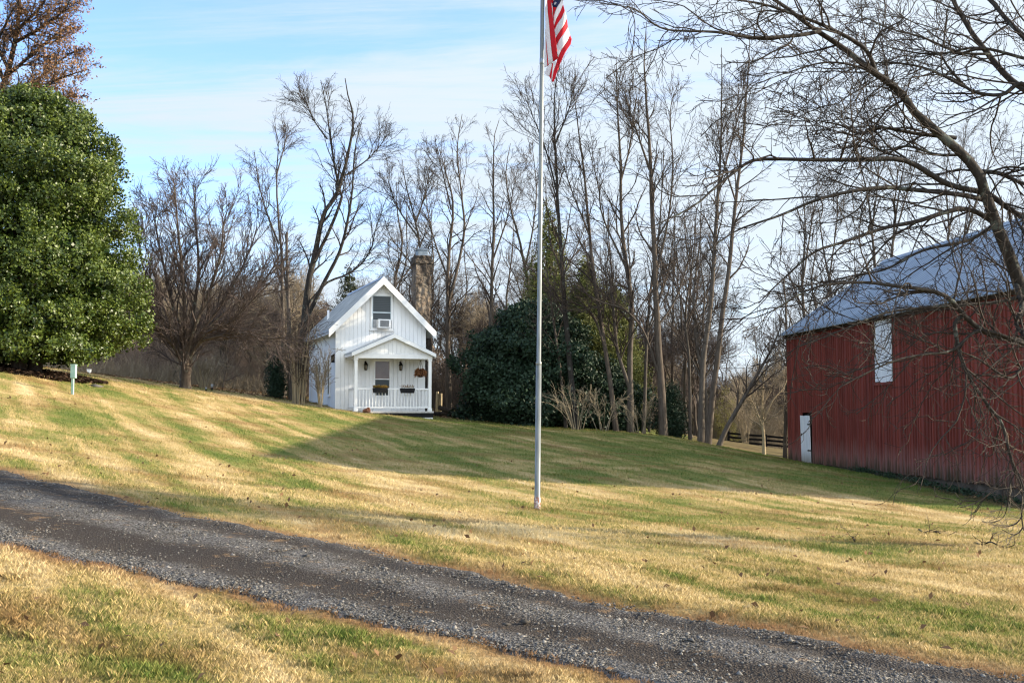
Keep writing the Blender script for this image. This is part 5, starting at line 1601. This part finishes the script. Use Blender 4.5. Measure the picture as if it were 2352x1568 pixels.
def backwood(label, dx0, dx1, Y, ytop0, ytop1, n, mat, seed, leaf):
    q = np.random.default_rng(seed)
    dx = q.uniform(dx0, dx1, n)
    y = Y + q.uniform(0, 9, n); x = (dx - CX) / F * y
    z0 = GZ(x, y)
    wav = np.sin(dx * .021 + seed) * .25 + np.sin(dx * .053) * .2 + q.normal(0, .12, n)
    Ht = (EYE + (HOR - (ytop0 + (ytop1 - ytop0) * (dx - dx0) / (dx1 - dx0))) / F * y - z0) * np.clip(.75 + wav * .5, .3, 1.1)
    C = np.stack([x, y, z0 + Ht * q.random(n) ** .85], -1)
    V, Q, rn = leaf_quads(q, C, leaf, .1, None, .22)
    o = mesh_np('woods', V, Q, M[mat], attrs={'rnd': rn})
    tag(o, label, 'woods', kind='stuff')
leaf_mat('far_twigs', (0.10, 0.075, 0.058), (0.24, 0.185, 0.145), 0.9, 0.1, 0.1)
leaf_mat('far_pine', (0.022, 0.03, 0.016), (0.055, 0.06, 0.03), 0.9, 0.1, 0.1)
backwood('far brown wood massed behind the lawn to the left of the cottage', -40, 760, 95, 690, 700, 42000, 'far_twigs', 501, .55)
backwood('far brown wood massed behind the cottage and the cedars', 740, 1500, 92, 800, 760, 26000, 'far_twigs', 502, .5)
backwood('far wood of dark evergreens and brush behind the black fence', 1480, 2000, 98, 850, 830, 24000, 'far_pine', 503, .5)
backwood('far pale brown brush seen through the trees left of the barn', 1480, 2000, 99, 900, 840, 12000, 'far_twigs', 504, .5)
# leaf litter at the edge of the wood
q = np.random.default_rng(6); n = 14000
y = q.uniform(49, 76, n); x = (q.uniform(-20, 1260, n) - CX) / F * y
C = np.stack([x, y, GZ(x, y) + .02], -1)
V, Q, rn = leaf_quads(q, C, .12, .03, np.tile(np.array([[0, 0, 1.0]]), (n, 1)), .7, 3.0)
keep = np.repeat(GZ(x, y) > -9, 1)
tag(mesh_np('leaf_litter', V, Q, M['litter_leaf'], attrs={'rnd': rn}), 'brown fallen leaves under the trees at the edge of the wood', 'leaf litter', kind='stuff')

# weeds along the barn foundation
q = np.random.default_rng(15); n = 5200
sv = q.uniform(6.5, 18.5, n); ov = .12 + np.abs(q.normal(0, .22, n)) * np.clip((sv - 5) / 6, .3, 1.4)
clus = np.sin(sv * 2.7) + np.sin(sv * 5.9 + 1) * .6
k_ = q.random(n) < np.clip(.35 + clus * .4, .04, 1); sv, ov = sv[k_], ov[k_]
x = BC.x + bdir.x * sv - bn.x * ov; y = BC.y + bdir.y * sv - bn.y * ov
V, Q, rn = leaf_quads(q, np.stack([x, y, GZ(x, y) + q.uniform(.0, .16, len(x)) ], -1), .085, .02, None, .5)
leaf_mat('weed_leaf', (0.018, 0.035, 0.022), (0.045, 0.075, 0.035), .7, .2, .2)
tag(mesh_np('weeds', V, Q, M['weed_leaf'], attrs={'rnd': rn}), 'low dark green weeds along the foot of the barn wall', 'weeds', kind='stuff')
# a few leaves blown over the lawn
q = np.random.default_rng(16); n = 420
y = 6 + 26 * q.random(n) ** 1.3; x = q.uniform(-.46, .46, n) * y
ok = drive_lat(x, y)[1] > .0
x, y = x[ok], y[ok]
V, Q, rn = leaf_quads(q, np.stack([x, y, GZ(x, y) + .05], -1), .075, .01, np.tile(np.array([[0, 0, 1.0]]), (len(x), 1)), .6, 1.2)
tag(mesh_np('fallen_leaves', V, Q, M['litter_leaf'], attrs={'rnd': rn}), 'scattered dry brown leaves lying on the lawn', 'fallen leaves', kind='stuff')

# ------------------------------------------------------------------ flagpole and flag
FP = FLAG_BASE
FY = FP.y
ptop = at(1246, 0, FY); 
pdir = (ptop - FP).normalized()
pole = thing('flagpole', 'tall white painted metal flagpole with rusty foot in the lawn', 'flagpole', FP)
pole.rotation_euler = pdir.to_track_quat('Z', 'Y').to_euler()
def plen(y): return (at(1240, y, FY) - FP).length
m, nb, b = new_mat('pole_paint', 0.38, 0.25, 0.5)
p = opos(nb)
f = nb.noise(nb.mapping(p, (6, 6, .8)), 3, 5, .65)
c = nb.ramp(f, [(0.3, (0.105, 0.118, 0.116)), (0.65, (0.215, 0.23, 0.222))])
sx = nb.n('ShaderNodeSeparateXYZ'); nb.set(sx.inputs[0], p)
sf = nb.math('ADD', sx.outputs[2], nb.math('MULTIPLY', nb.noise(p, 14, 4, .6), .22))
c = nb.mix(nb.range(sf, 0.28, 0.34, 1.0, 0.0), c, nb.mix(nb.range(nb.noise(p, 22, 4, .6), .45, .55), (0.42, 0.38, 0.36), (0.20, 0.075, 0.04)))
nb.set(b.inputs['Base Color'], c)
M['pole'] = m
zs = plen(838)
q = MB(); q.lathe([(0.058, -.25), (0.058, .19), (0.050, .20), (0.048, zs)], (0, 0, 0), 20)
q.build('lower_shaft', M['pole'], pole, smooth=True)
q = MB(); q.lathe([(0.048, zs + .001), (0.051, zs + .004), (0.051, zs + .05), (0.039, zs + .06), (0.037, plen(355)), (0.035, plen(-180))], (0, 0, 0), 20)
q.build('upper_shaft', M['pole'], pole, smooth=True)
q = MB()
for y in (135, 355): q.lathe([(0.036, plen(y) - .035 * (3 if y < 200 else .5)), (0.040, plen(y) - .035 * (3 if y < 200 else .5) + .004), (0.040, plen(y)), (0.036, plen(y) + .004)], (0, 0, 0), 16)
q.build('collar', M['zinc'], pole, smooth=True)
rp = MB(); rp.bar((.065, -.01, 1.3), (.058, -.01, plen(-150)), .004, s=5); rp.bar((.066, .012, 1.3), (.060, .012, plen(-150)), .004, s=5)
rp.box((.045, -.02, 1.25), (.075, .02, 1.29))
rp.build('halyard', noisy_mat('rope', (0.45, 0.45, 0.44), (0.6, 0.6, 0.58), 9), pole)

# the flag hangs in folds: each stripe is a strip of cloth between two seams, laid out in metres from its lower hoist corner
def cloth(name, c1):
    m, nb, b = new_mat(name, 0.7, 0, 0.25)
    p = opos(nb)
    f = nb.noise(p, 6, 3)
    nb.set(b.inputs['Base Color'], nb.ramp(f, [(0.2, tuple(x * .88 for x in c1)), (0.8, c1)]))
    tr = nb.n('ShaderNodeBsdfTranslucent'); tr.inputs[0].default_value = (*c1, 1)
    mx = nb.n('ShaderNodeMixShader'); mx.inputs[0].default_value = .35
    nb.nt.links.new(b.outputs[0], mx.inputs[1]); nb.nt.links.new(tr.outputs[0], mx.inputs[2])
    nb.nt.links.new(mx.outputs[0], nb.nt.nodes['Material Output'].inputs[0])
    bump(nb, b, nb.noise(p, 14, 3), .25, .02)
    return m
CLM = [cloth('flag_red', (0.55, 0.015, 0.03)), cloth('flag_white', (0.72, 0.72, 0.76)), cloth('flag_blue', (0.022, 0.035, 0.12))]
px = 0.153 / 2800 * FY * 1.0
def depth(x, y):
    d = 0.05 * math.sin((x - 320) / 62.0) + 0.018 * math.sin((x + y * .55) / 70.0) + 0.012 * math.sin(y / 130.0 + x / 45)
    return d - (0.06 if x < 540 and x < 430 + y * .11 else 0)
fl = MB()
FO_ = at(1176 + (1280 + 320 * .153 - 1250) / 1.0629, 0, FY)      # cloth (320, 0)
def fpt(x, y, dz=0.0): return (((x - 320) * px), dz + depth(x, y), -y * px)
def strip(lf, rt, mi, n=26, mcols=5, dd=0.0):
    def rs(pl):
        P = np.array(pl, float); d = np.concatenate([[0], np.cumsum(np.linalg.norm(np.diff(P, axis=0), axis=1))]); d /= d[-1]
        t = np.linspace(0, 1, n); return np.stack([np.interp(t, d, P[:, 0]), np.interp(t, d, P[:, 1])], -1)
    A, B = rs(lf), rs(rt)
    vs = []
    for i in range(n):
        for j in range(mcols + 1):
            x, y = A[i] + (B[i] - A[i]) * j / mcols
            vs.append(fpt(x, y, dd))
    fs = []
    for i in range(n - 1):
        for j in range(mcols):
            a = i * (mcols + 1) + j
            fs.append((a, a + 1, a + mcols + 2, a + mcols + 1))
    fl.add(vs, fs, mi)
T0 = -900
# front fold beside the pole
strip([(322, T0), (326, 0), (331, 300), (335, 500), (345, 640), (356, 800), (372, 960), (388, 1090)], [(352, T0), (364, 0), (372, 200), (395, 400), (412, 620), (432, 820), (447, 940), (460, 1040)], 1, dd=-.004)
strip([(352, T0), (364, 0), (372, 200), (395, 400), (412, 620), (432, 820), (447, 940), (460, 1040)], [(402, T0), (425, 0), (442, 150), (458, 300), (480, 500), (500, 680), (525, 860), (541, 992)], 0, dd=-.006)
strip([(322, 500), (328, 630), (319, 720), (317, 1000), (318, 1140)], [(336, 500), (344, 640), (346, 800), (356, 960), (366, 1112)], 1, dd=.0)
strip([(336, 500), (344, 640), (346, 800), (356, 960), (366, 1112)], [(337, 500), (350, 640), (358, 800), (372, 960), (388, 1090)], 0, dd=-.002)
# right-hand panel, stripes running down to the left
strip([(430, 60), (436, 120), (446, 220), (452, 300)], [(445, 60), (458, 105), (462, 220), (462, 400)], 1, dd=.01)
strip([(445, 62), (458, 105), (462, 220), (462, 400)], [(525, 130), (500, 190), (480, 260), (466, 380)], 0, dd=.012)
strip([(605, 0), (570, 70), (525, 130), (500, 190), (480, 260), (464, 380)], [(625, 95), (580, 205), (545, 270), (510, 330), (490, 390), (474, 445)], 1, dd=.010)
strip([(625, 95), (580, 205), (545, 270), (510, 330), (474, 445)], [(650, 210), (600, 325), (560, 380), (520, 430), (483, 510)], 0, dd=.010)
strip([(650, 210), (600, 325), (560, 380), (520, 430), (483, 505)], [(684, 320), (640, 435), (590, 510), (530, 595), (490, 665)], 1, dd=.010)
strip([(684, 320), (640, 435), (590, 510), (530, 595), (490, 665)], [(700, 455), (660, 530), (610, 610), (560, 680), (515, 765)], 0, dd=.010)
strip([(700, 455), (660, 530), (610, 610), (560, 680), (512, 765)], [(738, 575), (690, 690), (640, 770), (590, 850), (535, 965)], 1, dd=.010)
strip([(738, 575), (690, 690), (640, 770), (590, 850), (538, 965), (500, 1100), (462, 1200), (440, 1300), (430, 1350)], [(766, 645), (747, 740), (700, 815), (650, 900), (560, 1110), (530, 1200), (500, 1290), (475, 1350), (460, 1378)], 0, dd=.010)
# tail of the cloth below the fold
strip([(372, 1105), (345, 1160), (330, 1205), (318, 1240)], [(446, 1055), (430, 1130), (415, 1200), (397, 1275)], 1, dd=.004)
strip([(446, 1055), (430, 1130), (415, 1200), (397, 1275)], [(462, 1050), (450, 1150), (440, 1230), (428, 1338)], 0, dd=.006)
strip([(458, 1045), (450, 1150), (440, 1230), (428, 1345)], [(503, 1030), (480, 1120), (462, 1220), (440, 1350)], 1, dd=.008)
# the part above: the same seams run on up to the halyard, canton to the right
strip([(402, T0), (418, -300), (426, -40), (430, 60)], [(560, T0), (520, -300), (470, 40), (445, 62)], 0, dd=.012)
strip([(560, T0), (520, -300), (470, 20), (448, 60), (460, 106)], [(600, T0), (640, -300), (604, 0), (570, 70), (526, 131)], 2, dd=.011)
strip([(600, T0), (640, -300), (604, 0)], [(606, T0), (650, -300), (625, 95)], 1, dd=.010)
fl_o = fl.build('flag', CLM, None, smooth=True)
fl_o.location = FO_ + Vector((.0, -.02, 0))
tag(fl_o, 'limp american flag with red and white stripes hanging on the flagpole', 'flag')
sd = fl_o.modifiers.new('cloth_thickness', 'SOLIDIFY'); sd.thickness = 0.003
sm = MB()
for (cx_, cy_) in ((497, 60), (480, -8), (555, -40), (500, -90), (570, -140), (520, -190)):
    vs = []
    for i in range(10):
        a = -math.pi / 2 + i * math.pi / 5; rr_ = 30 if i % 2 == 0 else 12.5
        vs.append(fpt(cx_ + rr_ * math.cos(a) * .92, cy_ + rr_ * math.sin(a), -.002))
    sm.add(vs, [tuple(range(10))])
sm.build('star', CLM[1], fl_o)

# ------------------------------------------------------------------ small things on the lawn
def on(dx, Y):
    x = (dx - CX) / F * Y
    return Vector((x, Y, gz(x, Y)))
pb = ground_at(167, 906)
t = thing('utility_pedestal', 'pale green utility pedestal box on a post in the lawn', 'utility box', pb)
M['pale_green'] = noisy_mat('pale_green_paint', (0.22, 0.36, 0.29), (0.32, 0.46, 0.38), 5, rough=.6)
s_ = pb.y / F
q = MB(); q.box((-3 * s_, -.04, -.1), (2 * s_, .04, 40 * s_)); q.build('post', M['pale_green'], t, bevel=.005)
q = MB(); q.box((-4 * s_, -.09, 38 * s_), (7 * s_, .06, 67 * s_)); q.box((-4.6 * s_, -.10, 67 * s_), (7.6 * s_, .07, 69.5 * s_)); q.build('box', M['pale_green'], t, bevel=.006)
for dx, dy, w_, h_, lab in ((473, 898, 5, 9, 'shorter of two small path lights at the crest of the lawn'), (487, 897, 5.5, 15, 'taller of two small path lights at the crest of the lawn')):
    p = ground_at(dx, dy); s_ = p.y / F
    t = thing('path_light', lab, 'garden light', p, group='small path lights on the crest of the lawn')
    q = MB(); q.bar((0, 0, -.05), (0, 0, h_ * .55 * s_), .03, s=8); q.build('stake', M['black'], t)
    q = MB(); q.lathe([(.04, 0), (w_ * .5 * s_, .02), (w_ * .5 * s_, h_ * .45 * s_), (.03, h_ * .5 * s_)], (0, 0, h_ * .5 * s_), 10); q.build('lamp_head', M['grey_plastic'], t, smooth=True)
p = on(205, 62); s_ = 62 / F
t = thing('meter_box', 'small white box on a post at the foot of the holly shade', 'meter box', p)
hh = at(205, 858, 62).z - p.z
q = MB(); q.box((-.05, -.05, -.1), (.05, .05, hh)); q.build('post', M['bark_grey'], t)
q = MB(); q.box((-4 * s_, -.12, hh - .02), (4 * s_, .06, hh + 9 * s_)); q.box((-4.6 * s_, -.14, hh + 9 * s_ + .001), (4.6 * s_, .08, hh + 9 * s_ + .03)); q.build('box', M['white_trim'], t, bevel=.01)
p = ground_at(214, 887)
o = stones(np.array([(0, 0, 0.0)]), np.array([.3]), 'stone', M['stone']); o.location = (p.x, p.y, p.z); o.scale = (1, .8, .3)
tag(o, 'flat pale stone slab in the grass right of the utility pedestal', 'stone')
# mulch under the holly
q = np.random.default_rng(12); n = 9000
a = q.uniform(0, 6.28, n); rr_ = np.sqrt(q.random(n)) * 3.0
x, y = hb.x - .5 + np.cos(a) * rr_, hb.y + .3 + np.sin(a) * rr_ * .95
V, Q, rn = leaf_quads(q, np.stack([x, y, GZ(x, y) + .03], -1), .15, .02, np.tile(np.array([[0, 0, 1.0]]), (n, 1)), .7, 3.0)
leaf_mat('mulch', (0.025, 0.017, 0.012), (0.07, 0.042, 0.028), .95, .1, .05)
tag(mesh_np('mulch', V, Q, M['mulch'], attrs={'rnd': rn}), 'dark leaf mulch under the holly tree', 'mulch', kind='stuff')
# pale posts and a wood pile beyond the cottage
for dx, ytop, lab in ((1004, 899, 'left one of two pale split posts beyond the cottage porch'), (1012, 903, 'right one of two pale split posts beyond the cottage porch')):
    p = on(dx, 56); h_ = at(dx, ytop, 56).z - p.z
    q = MB(); q.bar((0, 0, -.2), (.02, 0, h_), .085, .07, 7)
    o = q.build('wooden_post', M['bark_pale'], None); o.location = p; tag(o, lab, 'post')
logs = on(1032, 52.5)
for i, (ox, oz, a) in enumerate([(-.25, .10, .2), (.18, .11, -.3), (.55, .10, .5), (-.02, .28, .8)]):
    q = MB(); q.bar((-.55, 0, 0), (.55, 0, 0), .11, .10, 9)
    o = q.build('log', M['bark_brown'] if i % 2 else M['bark_dark'], None, smooth=False)
    o.location = (logs.x + ox, logs.y - i * .25, gz(logs.x + ox, logs.y - i * .25) + oz); o.rotation_euler = (0, .1 * i, a)
    tag(o, 'dark log in the small pile beside the huge evergreen shrub', 'log', 'logs piled beside the evergreen shrub')
# tree stump/trunk behind the weeping shrub
# black rail fence beyond the lawn
f0, f1 = on(1672, 84), on(1850, 77)
fence = thing('rail_fence', 'black three rail fence across the far field left of the barn', 'fence', f0)
n = 5
for i in range(n):
    q_ = f0.lerp(f1, i / (n - 1)); z = gz(q_.x, q_.y)
    q = MB(); q.box((-.07, -.07, -.3), (.07, .07, 1.0)); o = q.build('post', M['black_wood'], fence); o.location = (q_.x - f0.x, q_.y - f0.y, z - f0.z)
for h_ in (.28, .58, .86):
    for i in range(n - 1):
        a = f0.lerp(f1, i / (n - 1)); b_ = f0.lerp(f1, (i + 1) / (n - 1))
        za, zb = gz(a.x, a.y) + h_, gz(b_.x, b_.y) + h_
        q = MB()
        q.add([(a.x - f0.x, a.y - f0.y - .075, za - f0.z - .07), (b_.x - f0.x, b_.y - f0.y - .075, zb - f0.z - .07), (b_.x - f0.x, b_.y - f0.y - .075, zb - f0.z + .07), (a.x - f0.x, a.y - f0.y - .075, za - f0.z + .07),
               (a.x - f0.x, a.y - f0.y - .105, za - f0.z - .07), (b_.x - f0.x, b_.y - f0.y - .105, zb - f0.z - .07), (b_.x - f0.x, b_.y - f0.y - .105, zb - f0.z + .07), (a.x - f0.x, a.y - f0.y - .105, za - f0.z + .07)],
              [(0, 1, 2, 3), (7, 6, 5, 4), (0, 4, 5, 1), (1, 5, 6, 2), (2, 6, 7, 3), (3, 7, 4, 0)])
        q.build('rail', M['black_wood'], fence)
